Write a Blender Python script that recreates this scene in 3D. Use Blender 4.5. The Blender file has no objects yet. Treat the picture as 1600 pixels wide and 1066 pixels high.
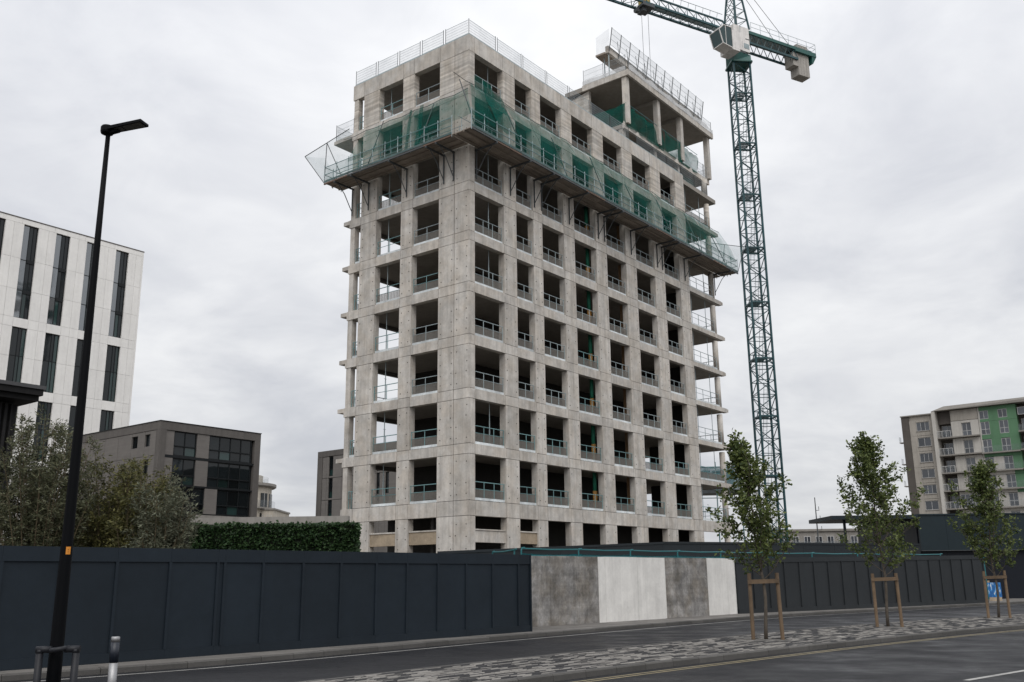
import bpy, math, random
import numpy as np
from mathutils import Vector, Matrix

random.seed(7)
rng = np.random.default_rng(7)
sc = bpy.context.scene
col = sc.collection
R = math.radians

# ------------------------------------------------------------------ camera
F_PX, PITCH, ROLL = 1487.0, R(14.05), R(-0.65)
cam_data = bpy.data.cameras.new('camera')
cam = bpy.data.objects.new('camera', cam_data)
col.objects.link(cam)
cam_data.sensor_fit = 'HORIZONTAL'
cam_data.sensor_width = 36.0
cam_data.lens = 36.0 * F_PX / 1600.0
cam_data.clip_start, cam_data.clip_end = 0.1, 3000.0
_c, _s = math.cos(PITCH), math.sin(PITCH)
_r, _f, _u = Vector((1, 0, 0)), Vector((0, _c, _s)), Vector((0, -_s, _c))
_r2 = math.cos(ROLL) * _r + math.sin(ROLL) * _u
_u2 = -math.sin(ROLL) * _r + math.cos(ROLL) * _u
_m = Matrix((_r2, _u2, -_f)).transposed().to_4x4()
_m.translation = Vector((0, 0, 1.75))
cam.matrix_world = _m
sc.camera = cam

# ------------------------------------------------------------------ overcast sky
SUN_EL, SUN_AZ = R(50), R(174)          # behind the camera
world = bpy.data.worlds.new('World')
sc.world = world
world.use_nodes = True
wn, wl = world.node_tree.nodes, world.node_tree.links
wn.clear()
out = wn.new('ShaderNodeOutputWorld')
bg = wn.new('ShaderNodeBackground')
bg.inputs['Strength'].default_value = 0.1
wl.new(bg.outputs[0], out.inputs[0])
sky = wn.new('ShaderNodeTexSky')
sky.sky_type = 'NISHITA'
sky.sun_disc = False
sky.sun_elevation, sky.sun_rotation = SUN_EL, SUN_AZ
tc = wn.new('ShaderNodeTexCoord')
sep = wn.new('ShaderNodeSeparateXYZ')
wl.new(tc.outputs['Generated'], sep.inputs[0])


def wmath(op, a, b=None, clamp=False):
    n = wn.new('ShaderNodeMath')
    n.operation = op
    n.use_clamp = clamp
    for i, v in enumerate((a, b)):
        if v is None:
            continue
        if isinstance(v, (int, float)):
            n.inputs[i].default_value = v
        else:
            wl.new(v, n.inputs[i])
    return n.outputs[0]


SKY_SEED = 20.7
zc = wmath('MAXIMUM', sep.outputs['Z'], 0.0)
den = wmath('ADD', zc, 0.22)
comb = wn.new('ShaderNodeCombineXYZ')
wl.new(wmath('DIVIDE', sep.outputs['X'], den), comb.inputs[0])
wl.new(wmath('DIVIDE', sep.outputs['Y'], den), comb.inputs[1])
comb.inputs[2].default_value = SKY_SEED


def wnoise(scale, detail, rough, dist, lo, hi):
    n = wn.new('ShaderNodeTexNoise')
    n.inputs['Scale'].default_value = scale
    n.inputs['Detail'].default_value = detail
    n.inputs['Roughness'].default_value = rough
    n.inputs['Distortion'].default_value = dist
    wl.new(comb.outputs[0], n.inputs['Vector'])
    mr = wn.new('ShaderNodeMapRange')
    mr.interpolation_type = 'SMOOTHSTEP'
    mr.inputs['From Min'].default_value = lo
    mr.inputs['From Max'].default_value = hi
    wl.new(n.outputs['Fac'], mr.inputs['Value'])
    return mr.outputs[0]


c1 = wnoise(1.15, 5.0, 0.55, 0.35, 0.34, 0.62)
c2 = wnoise(3.1, 6.0, 0.6, 0.5, 0.32, 0.68)
cl = wmath('ADD', wmath('MULTIPLY', c1, 0.68), wmath('MULTIPLY', c2, 0.32))
ramp = wn.new('ShaderNodeValToRGB')
ramp.color_ramp.elements[0].position = 0.0
ramp.color_ramp.elements[0].color = (0.585, 0.60, 0.645, 1)
ramp.color_ramp.elements[1].position = 1.0
ramp.color_ramp.elements[1].color = (0.875, 0.88, 0.89, 1)
wl.new(cl, ramp.inputs[0])
# an overcast sky brightens steadily from the horizon to the zenith
grad = wmath('ADD', wmath('MULTIPLY', zc, 0.78), 0.875)
grad = wmath('MINIMUM', grad, 1.66)
vm = wn.new('ShaderNodeVectorMath')
vm.operation = 'SCALE'
wl.new(ramp.outputs[0], vm.inputs[0])
wl.new(wmath('MULTIPLY', grad, 10.0), vm.inputs['Scale'])
mix = wn.new('ShaderNodeMix')
mix.data_type = 'RGBA'
mix.inputs['Factor'].default_value = 0.95
wl.new(sky.outputs[0], mix.inputs['A'])
wl.new(vm.outputs[0], mix.inputs['B'])
wl.new(mix.outputs['Result'], bg.inputs['Color'])

sun_data = bpy.data.lights.new('sun', 'SUN')
sun_data.energy = 1.5
sun_data.angle = R(50)
sun_data.color = (1.0, 0.965, 0.92)
sun = bpy.data.objects.new('sun', sun_data)
col.objects.link(sun)
_sd = Vector((math.sin(SUN_AZ) * math.cos(SUN_EL), math.cos(SUN_AZ) * math.cos(SUN_EL), math.sin(SUN_EL)))
sun.rotation_euler = _sd.to_track_quat('Z', 'Y').to_euler()
sun.location = (-20, -30, 60)

vs = sc.view_settings
sc.display_settings.display_device = 'sRGB'
vs.view_transform = 'Standard'
vs.look = 'None'
vs.exposure, vs.gamma = 0.0, 1.0
vs.use_curve_mapping = False
sc.render.engine = 'CYCLES'
sc.cycles.max_bounces = 8
sc.cycles.transparent_max_bounces = 24


# ------------------------------------------------------------------ materials
def new_mat(name):
    m = bpy.data.materials.new(name)
    m.use_nodes = True
    nt = m.node_tree
    b = nt.nodes['Principled BSDF']
    return m, nt, b


def mat(name, color, rough=0.7, var=0.12, scale=3.0, streak=0.0, objvar=0.0, island=0.0,
        bump=0.0, bump_scale=40.0, metallic=0.0, spec=0.5, tint=None, grain=0.0, board=0.0, rough_var=0.0,
        stain=0.0, stain_scale=0.5, coat=0.0):
    """colour with noise at two scales, vertical weather streaks, per-object and per-island tone, bump"""
    m, nt, b = new_mat(name)
    N, L = nt.nodes, nt.links
    geo = N.new('ShaderNodeNewGeometry')
    pos = geo.outputs['Position']

    def noise(sc_, det=4.0, rough_=0.6, vec=None, stretch=None):
        v = vec or pos
        if stretch:
            mp = N.new('ShaderNodeMapping')
            mp.inputs['Scale'].default_value = stretch
            L.new(v, mp.inputs['Vector'])
            v = mp.outputs[0]
        n = N.new('ShaderNodeTexNoise')
        n.inputs['Scale'].default_value = sc_
        n.inputs['Detail'].default_value = det
        n.inputs['Roughness'].default_value = rough_
        L.new(v, n.inputs['Vector'])
        return n.outputs['Fac']

    def rng_(v, lo, hi, a, c):
        r = N.new('ShaderNodeMapRange')
        r.inputs['From Min'].default_value, r.inputs['From Max'].default_value = lo, hi
        r.inputs['To Min'].default_value, r.inputs['To Max'].default_value = a, c
        L.new(v, r.inputs['Value'])
        return r.outputs[0]

    def mul(a, c):
        n = N.new('ShaderNodeMath')
        n.operation = 'MULTIPLY'
        L.new(a, n.inputs[0])
        if isinstance(c, (int, float)):
            n.inputs[1].default_value = c
        else:
            L.new(c, n.inputs[1])
        return n.outputs[0]

    fac = rng_(noise(scale), 0.3, 0.7, 1 - var, 1 + var)
    if var:
        fac = mul(fac, rng_(noise(scale * 6.3, 5.0), 0.3, 0.7, 1 - var * 0.6, 1 + var * 0.6))
    if grain:
        fac = mul(fac, rng_(noise(scale * 60, 2.0), 0.25, 0.75, 1 - grain, 1 + grain))
    if streak:
        fac = mul(fac, rng_(noise(1.0, 5.0, 0.65, stretch=(3.2, 3.2, 0.22)), 0.42, 0.68, 1.0, 1 - streak))
    if stain:
        fac = mul(fac, rng_(noise(stain_scale, 6.0, 0.7), 0.45, 0.72, 1.0, 1 - stain))
    if board:
        fac = mul(fac, rng_(noise(1.0, 2.0, 0.5, stretch=(0.25, 0.25, 6.0)), 0.35, 0.65, 1 - board, 1 + board))
    if objvar:
        oi = N.new('ShaderNodeObjectInfo')
        fac = mul(fac, rng_(oi.outputs['Random'], 0, 1, 1 - objvar, 1 + objvar))
    if island:
        fac = mul(fac, rng_(geo.outputs['Random Per Island'], 0, 1, 1 - island, 1 + island))
    base = N.new('ShaderNodeMix')
    base.data_type = 'RGBA'
    base.inputs['A'].default_value = (*color, 1)
    base.inputs['B'].default_value = (*(tint or color), 1)
    if tint:
        L.new(rng_(noise(scale * 0.7, 3.0), 0.4, 0.62, 0, 1), base.inputs['Factor'])
    vmn = N.new('ShaderNodeVectorMath')
    vmn.operation = 'SCALE'
    L.new(base.outputs['Result'], vmn.inputs[0])
    L.new(fac, vmn.inputs['Scale'])
    L.new(vmn.outputs[0], b.inputs['Base Color'])
    b.inputs['Roughness'].default_value = rough
    if rough_var:
        L.new(rng_(noise(0.6, 4.0), 0.35, 0.65, rough - rough_var, rough + rough_var), b.inputs['Roughness'])
    b.inputs['Metallic'].default_value = metallic
    b.inputs['Specular IOR Level'].default_value = spec
    b.inputs['Coat Weight'].default_value = coat
    if bump:
        bn = N.new('ShaderNodeBump')
        bn.inputs['Strength'].default_value = bump
        bn.inputs['Distance'].default_value = 0.02
        L.new(noise(bump_scale, 4.0), bn.inputs['Height'])
        L.new(bn.outputs[0], b.inputs['Normal'])
    return m


def net_mat(name, color, alpha_lo, alpha_hi, scale=0.8, rough=0.8, weave=0.0):
    """a translucent mesh fabric: part of the light passes, denser where it bunches"""
    m, nt, b = new_mat(name)
    N, L = nt.nodes, nt.links
    geo = N.new('ShaderNodeNewGeometry')
    n = N.new('ShaderNodeTexNoise')
    n.inputs['Scale'].default_value = scale
    n.inputs['Detail'].default_value = 5
    n.inputs['Roughness'].default_value = 0.65
    n.inputs['Distortion'].default_value = 0.8
    L.new(geo.outputs['Position'], n.inputs['Vector'])
    r = N.new('ShaderNodeMapRange')
    r.inputs['From Min'].default_value, r.inputs['From Max'].default_value = 0.38, 0.68
    r.inputs['To Min'].default_value, r.inputs['To Max'].default_value = alpha_lo, alpha_hi
    L.new(n.outputs['Fac'], r.inputs['Value'])
    dif = N.new('ShaderNodeBsdfDiffuse')
    dif.inputs['Color'].default_value = (*color, 1)
    tr = N.new('ShaderNodeBsdfTranslucent')
    tr.inputs['Color'].default_value = (*color, 1)
    cloth = N.new('ShaderNodeMixShader')
    cloth.inputs[0].default_value = 0.35
    L.new(dif.outputs[0], cloth.inputs[1])
    L.new(tr.outputs[0], cloth.inputs[2])
    tp = N.new('ShaderNodeBsdfTransparent')
    mx = N.new('ShaderNodeMixShader')
    L.new(r.outputs[0], mx.inputs[0])
    L.new(tp.outputs[0], mx.inputs[1])
    L.new(cloth.outputs[0], mx.inputs[2])
    L.new(mx.outputs[0], nt.nodes['Material Output'].inputs[0])
    return m


def leaf_mat(name, c_a, c_b, rough=0.55):
    """leaf colour differs leaf by leaf; a little light comes through"""
    m, nt, b = new_mat(name)
    N, L = nt.nodes, nt.links
    geo = N.new('ShaderNodeNewGeometry')
    rp = N.new('ShaderNodeValToRGB')
    rp.color_ramp.elements[0].color = (*c_a, 1)
    rp.color_ramp.elements[1].color = (*c_b, 1)
    L.new(geo.outputs['Random Per Island'], rp.inputs[0])
    L.new(rp.outputs[0], b.inputs['Base Color'])
    b.inputs['Roughness'].default_value = rough
    b.inputs['Specular IOR Level'].default_value = 0.35
    tr = N.new('ShaderNodeBsdfTranslucent')
    L.new(rp.outputs[0], tr.inputs['Color'])
    mx = N.new('ShaderNodeMixShader')
    mx.inputs[0].default_value = 0.25
    L.new(b.outputs[0], mx.inputs[1])
    L.new(tr.outputs[0], mx.inputs[2])
    L.new(mx.outputs[0], nt.nodes['Material Output'].inputs[0])
    return m


def glass_mat(name, color, mirror=0.1, rough=0.04, wav=0.015):
    m, nt, b = new_mat(name)
    N, L = nt.nodes, nt.links
    geo = N.new('ShaderNodeNewGeometry')
    n = N.new('ShaderNodeTexNoise')
    n.inputs['Scale'].default_value = 0.7
    n.inputs['Detail'].default_value = 2
    L.new(geo.outputs['Position'], n.inputs['Vector'])
    bn = N.new('ShaderNodeBump')
    bn.inputs['Strength'].default_value = wav * 10
    bn.inputs['Distance'].default_value = 0.02
    L.new(n.outputs['Fac'], bn.inputs['Height'])
    oi = N.new('ShaderNodeObjectInfo')
    mr = N.new('ShaderNodeMapRange')
    mr.inputs['To Min'].default_value, mr.inputs['To Max'].default_value = 0.5, 1.6
    L.new(oi.outputs['Random'], mr.inputs['Value'])
    vmn = N.new('ShaderNodeVectorMath')
    vmn.operation = 'SCALE'
    vmn.inputs[0].default_value = color
    L.new(mr.outputs[0], vmn.inputs['Scale'])
    L.new(vmn.outputs[0], b.inputs['Base Color'])
    b.inputs['Roughness'].default_value = rough
    b.inputs['Specular IOR Level'].default_value = 0.3
    L.new(bn.outputs[0], b.inputs['Normal'])
    gl = N.new('ShaderNodeBsdfGlossy')
    gl.inputs['Color'].default_value = (0.8, 0.83, 0.85, 1)
    gl.inputs['Roughness'].default_value = rough
    L.new(bn.outputs[0], gl.inputs['Normal'])
    mx = N.new('ShaderNodeMixShader')
    mx.inputs[0].default_value = mirror
    L.new(b.outputs[0], mx.inputs[1])
    L.new(gl.outputs[0], mx.inputs[2])
    L.new(mx.outputs[0], nt.nodes['Material Output'].inputs[0])
    return m


M = dict(
    concrete=mat('tower_concrete', (0.575, 0.545, 0.505), 0.85, 0.10, 1.5, streak=0.24, objvar=0.09, bump=0.25, bump_scale=9,
                 tint=(0.535, 0.49, 0.435), grain=0.07, stain=0.26, stain_scale=1.3),
    concrete_board=mat('board_marked_concrete', (0.55, 0.515, 0.47), 0.88, 0.10, 0.9, streak=0.25, objvar=0.06, bump=0.3,
                       bump_scale=9, tint=(0.50, 0.45, 0.39), board=0.22, stain=0.22, stain_scale=0.7),
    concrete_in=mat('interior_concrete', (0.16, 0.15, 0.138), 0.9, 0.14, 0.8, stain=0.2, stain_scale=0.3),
    block=mat('shade_dark_blockwork', (0.030, 0.028, 0.026), 0.95, 0.15, 1.5),  # near-black: deep interior shade is put into the colour of these walls
    tie=mat('tie_hole_grout', (0.075, 0.068, 0.06), 0.95, 0.1),
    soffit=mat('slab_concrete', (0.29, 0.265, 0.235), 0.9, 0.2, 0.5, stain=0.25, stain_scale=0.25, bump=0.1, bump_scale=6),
    precast=mat('tan_precast', (0.36, 0.29, 0.21), 0.85, 0.2, 1.5, stain=0.3),
    galv=mat('galvanised_steel', (0.31, 0.37, 0.385), 0.5, 0.15, 2.0, metallic=0.2, objvar=0.1),
    teal_steel=mat('teal_guard_steel', (0.15, 0.275, 0.285), 0.5, 0.15, 2.0, objvar=0.15),
    deck_edge=mat('deck_edge_board', (0.075, 0.125, 0.125), 0.7, 0.2, 1.5, objvar=0.2, stain=0.3),
    toe=mat('toe_board_paint', (0.60, 0.64, 0.655), 0.6, 0.2, 1.5, objvar=0.15, stain=0.3),
    dark_steel=mat('dark_bracket_steel', (0.055, 0.062, 0.066), 0.55, 0.2, 2.0),
    plank=mat('scaffold_plank', (0.27, 0.228, 0.19), 0.9, 0.2, 1.2, objvar=0.25, stain=0.3),
    rust=mat('rusty_steel', (0.13, 0.085, 0.062), 0.8, 0.25, 3.0),
    crane=mat('crane_teal_paint', (0.010, 0.056, 0.066), 0.45, 0.18, 1.0, objvar=0.1),
    crane_green=mat('crane_green_paint', (0.012, 0.085, 0.073), 0.45, 0.18, 1.0),
    crane_white=mat('crane_cabin_paint', (0.74, 0.715, 0.69), 0.5, 0.1, 1.0, streak=0.3),
    weight=mat('counterweight_concrete', (0.36, 0.34, 0.31), 0.9, 0.12, 1.0, objvar=0.1, streak=0.25),
    prop_tan=mat('tan_prop_paint', (0.50, 0.27, 0.08), 0.7, 0.25, 2.0),
    prop_green=mat('green_prop_paint', (0.03, 0.24, 0.15), 0.6, 0.2, 2.0),
    tan_board=mat('tan_formwork_board', (0.40, 0.25, 0.14), 0.8, 0.2, 1.5, stain=0.3),
    yellow=mat('worn_yellow_steel', (0.35, 0.27, 0.06), 0.6, 0.2, 2.0),
    rope=mat('wire_rope', (0.16, 0.165, 0.17), 0.6, 0.0),
    hoard=mat('hoarding_paint', (0.0125, 0.0188, 0.0262), 0.6, 0.10, 0.7, objvar=0.09, grain=0.05, bump=0.05, bump_scale=30, rough_var=0.1, spec=0.22, stain=0.12),
    hoard_far=mat('far_hoarding_paint', (0.021, 0.0245, 0.0275), 0.6, 0.10, 0.6, objvar=0.08, grain=0.05, streak=0.08, spec=0.3),
    hoard_site=mat('site_hoarding_paint', (0.016, 0.0205, 0.024), 0.6, 0.10, 0.6, objvar=0.08, spec=0.3),
    teal_paint=mat('teal_tube_paint', (0.015, 0.13, 0.145), 0.4, 0.1, 1.0),
    wall_dark=mat('damp_grey_concrete', (0.285, 0.275, 0.265), 0.85, 0.32, 1.9, streak=0.34, tint=(0.215, 0.195, 0.17), board=0.12, bump=0.25, bump_scale=12, stain=0.50,
                  stain_scale=1.5, objvar=0.10, grain=0.05),
    wall_light=mat('pale_concrete', (0.73, 0.715, 0.685), 0.85, 0.07, 1.4, streak=0.14, bump=0.2, bump_scale=12, stain=0.16,
                   stain_scale=0.9, objvar=0.035, grain=0.05),
    asphalt=mat('asphalt', (0.0150, 0.0154, 0.0178), 0.55, 0.16, 0.35, grain=0.55, bump=0.5, bump_scale=90, rough_var=0.2, stain=0.25,
                stain_scale=0.25, spec=0.25),
    ground=mat('site_ground', (0.13, 0.12, 0.105), 0.95, 0.2, 0.3, grain=0.2),
    flag=mat('paving_flag', (0.145, 0.136, 0.126), 0.85, 0.12, 1.5, objvar=0.14, grain=0.12, stain=0.25, bump=0.2),
    kerb=mat('kerb_concrete', (0.082, 0.078, 0.073), 0.85, 0.16, 2.0, objvar=0.16, grain=0.15, stain=0.35, bump=0.3),
    sett_light=mat('light_paver', (0.225, 0.213, 0.197), 0.8, 0.12, 2.5, objvar=0.16, island=0.16, grain=0.1, stain=0.2, bump=0.2, spec=0.2),
    sett_mid=mat('mid_paver', (0.105, 0.099, 0.093), 0.8, 0.12, 2.5, objvar=0.16, island=0.16, grain=0.1, bump=0.2, spec=0.2),
    sett_dark=mat('dark_paver', (0.036, 0.0355, 0.037), 0.75, 0.12, 2.5, objvar=0.16, island=0.16, grain=0.1, bump=0.2, spec=0.2),
    sand=mat('jointing_sand', (0.075, 0.071, 0.066), 0.95, 0.15, 4.0),
    line=mat('road_paint', (0.34, 0.335, 0.32), 0.7, 0.15, 2.0, stain=0.4, stain_scale=3.0, grain=0.15),
    line_y=mat('yellow_road_paint', (0.30, 0.25, 0.145), 0.7, 0.15, 2.0, stain=0.4, stain_scale=3.0, grain=0.15),
    lamp=mat('black_lamp_paint', (0.0022, 0.0026, 0.0036), 0.55, 0.1, 2.0, spec=0.09),
    led=mat('led_lens', (0.10, 0.095, 0.085), 0.3, 0.1, 8.0),
    orange=mat('orange_tag', (0.62, 0.23, 0.02), 0.6, 0.05),
    ink=mat('tag_ink', (0.06, 0.03, 0.01), 0.8, 0.0),
    hoop=mat('black_tube_paint', (0.012, 0.013, 0.017), 0.5, 0.1, 3.0, spec=0.3),
    inox=mat('brushed_steel', (0.34, 0.34, 0.345), 0.5, 0.08, 20.0, metallic=0.8),
    band=mat('navy_band', (0.012, 0.016, 0.026), 0.4, 0.0),
    stake=mat('stake_timber', (0.165, 0.112, 0.068), 0.8, 0.18, 3.0, objvar=0.15, streak=0.25, grain=0.1),
    strap=mat('rubber_tie', (0.02, 0.02, 0.02), 0.7, 0.0),
    bark=mat('young_bark', (0.085, 0.07, 0.055), 0.9, 0.25, 8.0, bump=0.4, bump_scale=30),
    stem=mat('shrub_stem', (0.11, 0.085, 0.05), 0.9, 0.2, 6.0),
    soil=mat('pit_gravel', (0.10, 0.095, 0.088), 0.95, 0.25, 8.0, bump=0.6, bump_scale=40),
    white_clad=mat('white_cladding', (0.79, 0.775, 0.75), 0.7, 0.05, 0.4, streak=0.07, objvar=0.03),
    frame=mat('dark_frame', (0.010, 0.012, 0.0135), 0.5, 0.0, spec=0.25),
    grey_clad=mat('grey_brick_panel', (0.150, 0.139, 0.13), 0.85, 0.08, 0.8, objvar=0.05, board=0.05),
    grey_band=mat('grey_render', (0.112, 0.103, 0.096), 0.85, 0.10, 0.4, streak=0.2),
    cream=mat('cream_render', (0.50, 0.455, 0.385), 0.8, 0.08, 0.4, streak=0.2),
    coping=mat('pale_coping', (0.27, 0.255, 0.235), 0.85, 0.12, 0.6, streak=0.2),
    apt_grey=mat('apartment_render', (0.33, 0.305, 0.27), 0.85, 0.08, 0.4, streak=0.2),
    apt_pale=mat('apartment_pale_render', (0.47, 0.45, 0.415), 0.85, 0.06, 0.4, streak=0.16),
    apt_dark=mat('apartment_brown_cladding', (0.082, 0.072, 0.064), 0.85, 0.1, 0.6, streak=0.1),
    apt_green=mat('apartment_green_panel', (0.088, 0.195, 0.105), 0.75, 0.06, 0.5, objvar=0.05, streak=0.12),
    apt_slab=mat('apartment_slab_edge', (0.23, 0.215, 0.195), 0.85, 0.1, 0.5),
    win_white=mat('white_window_frame', (0.46, 0.46, 0.455), 0.5, 0.0),
    timber_dark=mat('black_timber', (0.018, 0.0176, 0.0182), 0.85, 0.2, 1.0, objvar=0.35, streak=0.2, spec=0.2),
    roof_dark=mat('grey_fascia', (0.055, 0.055, 0.058), 0.6, 0.1, 1.0),
    clad_teal=mat('dark_teal_sheet', (0.0085, 0.0175, 0.0225), 0.5, 0.1, 0.7, objvar=0.05, spec=0.3),
    clad_navy=mat('navy_sheet', (0.006, 0.008, 0.0135), 0.5, 0.1, 0.7, spec=0.25),
    glass=glass_mat('dark_window_glass', (0.008, 0.011, 0.0125), 0.015),
    glass_teal=glass_mat('teal_window_glass', (0.015, 0.034, 0.032), 0.03),
    glass_sky=glass_mat('sky_window_glass', (0.03, 0.036, 0.042), 0.24, wav=0.008),
    glass_apt=glass_mat('apartment_glass', (0.045, 0.05, 0.06), 0.06),
    cab_glass=glass_mat('cab_glass', (0.010, 0.055, 0.056), 0.04),
    net=net_mat('green_debris_net', (0.013, 0.150, 0.122), 0.20, 0.50, 0.42),
    net_dense=net_mat('gathered_green_net', (0.010, 0.105, 0.083), 0.55, 0.85, 0.6),
    net_grey=net_mat('grey_catch_net', (0.22, 0.32, 0.32), 0.14, 0.28, 0.5),
    net_pale=net_mat('pale_edge_mesh', (0.30, 0.335, 0.36), 0.16, 0.30, 0.6),
    mesh_grey=net_mat('guard_mesh', (0.30, 0.285, 0.262), 0.56, 0.70, 0.4),
    mesh_teal=net_mat('teal_fence_mesh', (0.012, 0.11, 0.125), 0.6, 0.85, 0.6),
    sheet=net_mat('white_edge_sheeting', (0.72, 0.73, 0.74), 0.55, 0.98, 0.9),
    leaf_tree=leaf_mat('tree_leaf', (0.028, 0.050, 0.014), (0.165, 0.200, 0.060)),
    leaf_tree_b=leaf_mat('olive_tree_leaf', (0.035, 0.052, 0.018), (0.15, 0.145, 0.04)),
    leaf_willow=leaf_mat('grey_green_leaf', (0.030, 0.036, 0.018), (0.165, 0.172, 0.098)),
    leaf_olive=leaf_mat('olive_leaf', (0.030, 0.037, 0.013), (0.185, 0.175, 0.060)),
    leaf_silver=leaf_mat('silver_leaf', (0.05, 0.058, 0.036), (0.195, 0.205, 0.14)),
    leaf_hedge=leaf_mat('hedge_leaf', (0.010, 0.030, 0.010), (0.050, 0.095, 0.034), 0.5),
    hedge_core=mat('hedge_core_twigs', (0.012, 0.018, 0.009), 0.95, 0.2, 3.0),
)


def blue_poster_mat():
    m, nt, b = new_mat('blue_white_print')
    N, L = nt.nodes, nt.links
    geo = N.new('ShaderNodeNewGeometry')
    mp = N.new('ShaderNodeMapping')
    mp.inputs['Scale'].default_value = (5, 5, 1.6)
    L.new(geo.outputs['Position'], mp.inputs['Vector'])
    n = N.new('ShaderNodeTexNoise')
    n.inputs['Scale'].default_value = 1.6
    n.inputs['Detail'].default_value = 3
    L.new(mp.outputs[0], n.inputs['Vector'])
    rp = N.new('ShaderNodeValToRGB')
    rp.color_ramp.interpolation = 'CONSTANT'
    e = rp.color_ramp.elements
    e[0].color = (0.01, 0.10, 0.30, 1)
    e[1].position = 0.52
    e[1].color = (0.03, 0.22, 0.52, 1)
    x = e.new(0.6)
    x.color = (0.5, 0.56, 0.6, 1)
    L.new(n.outputs['Fac'], rp.inputs[0])
    L.new(rp.outputs[0], b.inputs['Base Color'])
    b.inputs['Roughness'].default_value = 0.5
    return m


M['poster'] = blue_poster_mat()


# ------------------------------------------------------------------ mesh helpers
class MB:
    def __init__(self):
        self.v, self.f = [], []

    def add(self, vs, fs):
        o = len(self.v)
        self.v += [tuple(p) for p in vs]
        self.f += [tuple(i + o for i in f) for f in fs]
        return self

    def box(self, x0, x1, y0, y1, z0, z1):
        vs = [(x0, y0, z0), (x1, y0, z0), (x1, y1, z0), (x0, y1, z0), (x0, y0, z1), (x1, y0, z1), (x1, y1, z1), (x0, y1, z1)]
        return self.add(vs, [(0, 3, 2, 1), (4, 5, 6, 7), (0, 1, 5, 4), (1, 2, 6, 5), (2, 3, 7, 6), (3, 0, 4, 7)])

    def hexa(self, a, b):
        """a, b: two quads (4 points each), joined into a solid"""
        return self.add(list(a) + list(b), [(3, 2, 1, 0), (4, 5, 6, 7), (0, 1, 5, 4), (1, 2, 6, 5), (2, 3, 7, 6), (3, 0, 4, 7)])

    def prism(self, poly, z0, z1):
        n = len(poly)
        vs = [(x, y, z0) for x, y in poly] + [(x, y, z1) for x, y in poly]
        fs = [tuple(range(n))[::-1], tuple(range(n, 2 * n))]
        fs += [(i, (i + 1) % n, n + (i + 1) % n, n + i) for i in range(n)]
        return self.add(vs, fs)

    def tube(self, pts, r, n=6, cap=True):
        pts = [Vector(p) for p in pts]
        rs = r if isinstance(r, (list, tuple)) else [r] * len(pts)
        base = len(self.v)
        up = None
        for i, p in enumerate(pts):
            d = (pts[min(i + 1, len(pts) - 1)] - pts[max(i - 1, 0)]).normalized()
            if up is None:
                up = Vector((0, 0, 1)) if abs(d.z) < 0.9 else Vector((1, 0, 0))
            x = d.cross(up)
            if x.length < 1e-6:
                x = d.cross(Vector((0, 1, 0)))
            x.normalize()
            y = x.cross(d).normalized()
            up = y
            for k in range(n):
                a = 2 * math.pi * (k + 0.5) / n
                self.v.append(tuple(p + x * (math.cos(a) * rs[i]) + y * (math.sin(a) * rs[i])))
        for i in range(len(pts) - 1):
            for k in range(n):
                a, b = base + i * n + k, base + i * n + (k + 1) % n
                self.f.append((a, b, b + n, a + n))
        if cap:
            self.f.append(tuple(base + k for k in range(n))[::-1])
            self.f.append(tuple(base + (len(pts) - 1) * n + k for k in range(n)))
        return self

    def bar(self, p, q, w, h=None):
        """a straight bar of rectangular section"""
        h = h or w
        p, q = Vector(p), Vector(q)
        d = (q - p).normalized()
        ref = Vector((0, 0, 1)) if abs(d.z) < 0.95 else Vector((1, 0, 0))
        x = d.cross(ref).normalized() * (w / 2)
        y = x.cross(d).normalized() * (h / 2)
        a = [p - x - y, p + x - y, p + x + y, p - x + y]
        b = [q - x - y, q + x - y, q + x + y, q - x + y]
        return self.hexa(a, b)

    def grid(self, fn, nu, nv):
        o = len(self.v)
        for j in range(nv + 1):
            for i in range(nu + 1):
                self.v.append(tuple(fn(i / nu, j / nv)))
        for j in range(nv):
            for i in range(nu):
                a = o + j * (nu + 1) + i
                self.f.append((a, a + 1, a + nu + 2, a + nu + 1))
        return self

    def lathe(self, prof, cx, cy, n=16):
        """prof: list of (radius, z)"""
        o = len(self.v)
        for r_, z in prof:
            for k in range(n):
                a = 2 * math.pi * k / n
                self.v.append((cx + r_ * math.cos(a), cy + r_ * math.sin(a), z))
        for i in range(len(prof) - 1):
            for k in range(n):
                a, b = o + i * n + k, o + i * n + (k + 1) % n
                self.f.append((a, b, b + n, a + n))
        self.f.append(tuple(o + k for k in range(n))[::-1])
        self.f.append(tuple(o + (len(prof) - 1) * n + k for k in range(n)))
        return self

    def mesh(self, name, m, smooth=False):
        me = bpy.data.meshes.new(name)
        me.from_pydata(self.v, [], self.f)
        for x in (m if isinstance(m, (list, tuple)) else [m]):
            me.materials.append(x if not isinstance(x, str) else M[x])
        if smooth:
            me.polygons.foreach_set('use_smooth', [len(f) == 4 for f in self.f])
        me.update()
        return me

    def build(self, name, m, parent=None, smooth=False, loc=None, kind=None, label=None):
        return link(name, self.mesh(name, m, smooth), parent, loc, kind, label)


def link(name, me, parent=None, loc=None, kind=None, label=None):
    o = bpy.data.objects.new(name, me)
    col.objects.link(o)
    if parent is not None:
        o.parent = parent
    if loc is not None:
        o.location = loc
    if kind:
        o['kind'] = kind
    if label:
        o['label'] = label
    return o


def thing(name, label, cat, loc=(0, 0, 0), rz=0.0, group=None):
    o = bpy.data.objects.new(name, None)
    o.empty_display_size = 0.3
    col.objects.link(o)
    o.location = loc
    o.rotation_euler = (0, 0, rz)
    o['label'], o['category'] = label, cat
    if group:
        o['group'] = group
    return o


def box(name, m, parent, *b, **k):
    return MB().box(*b).build(name, m, parent, **k)


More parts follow.
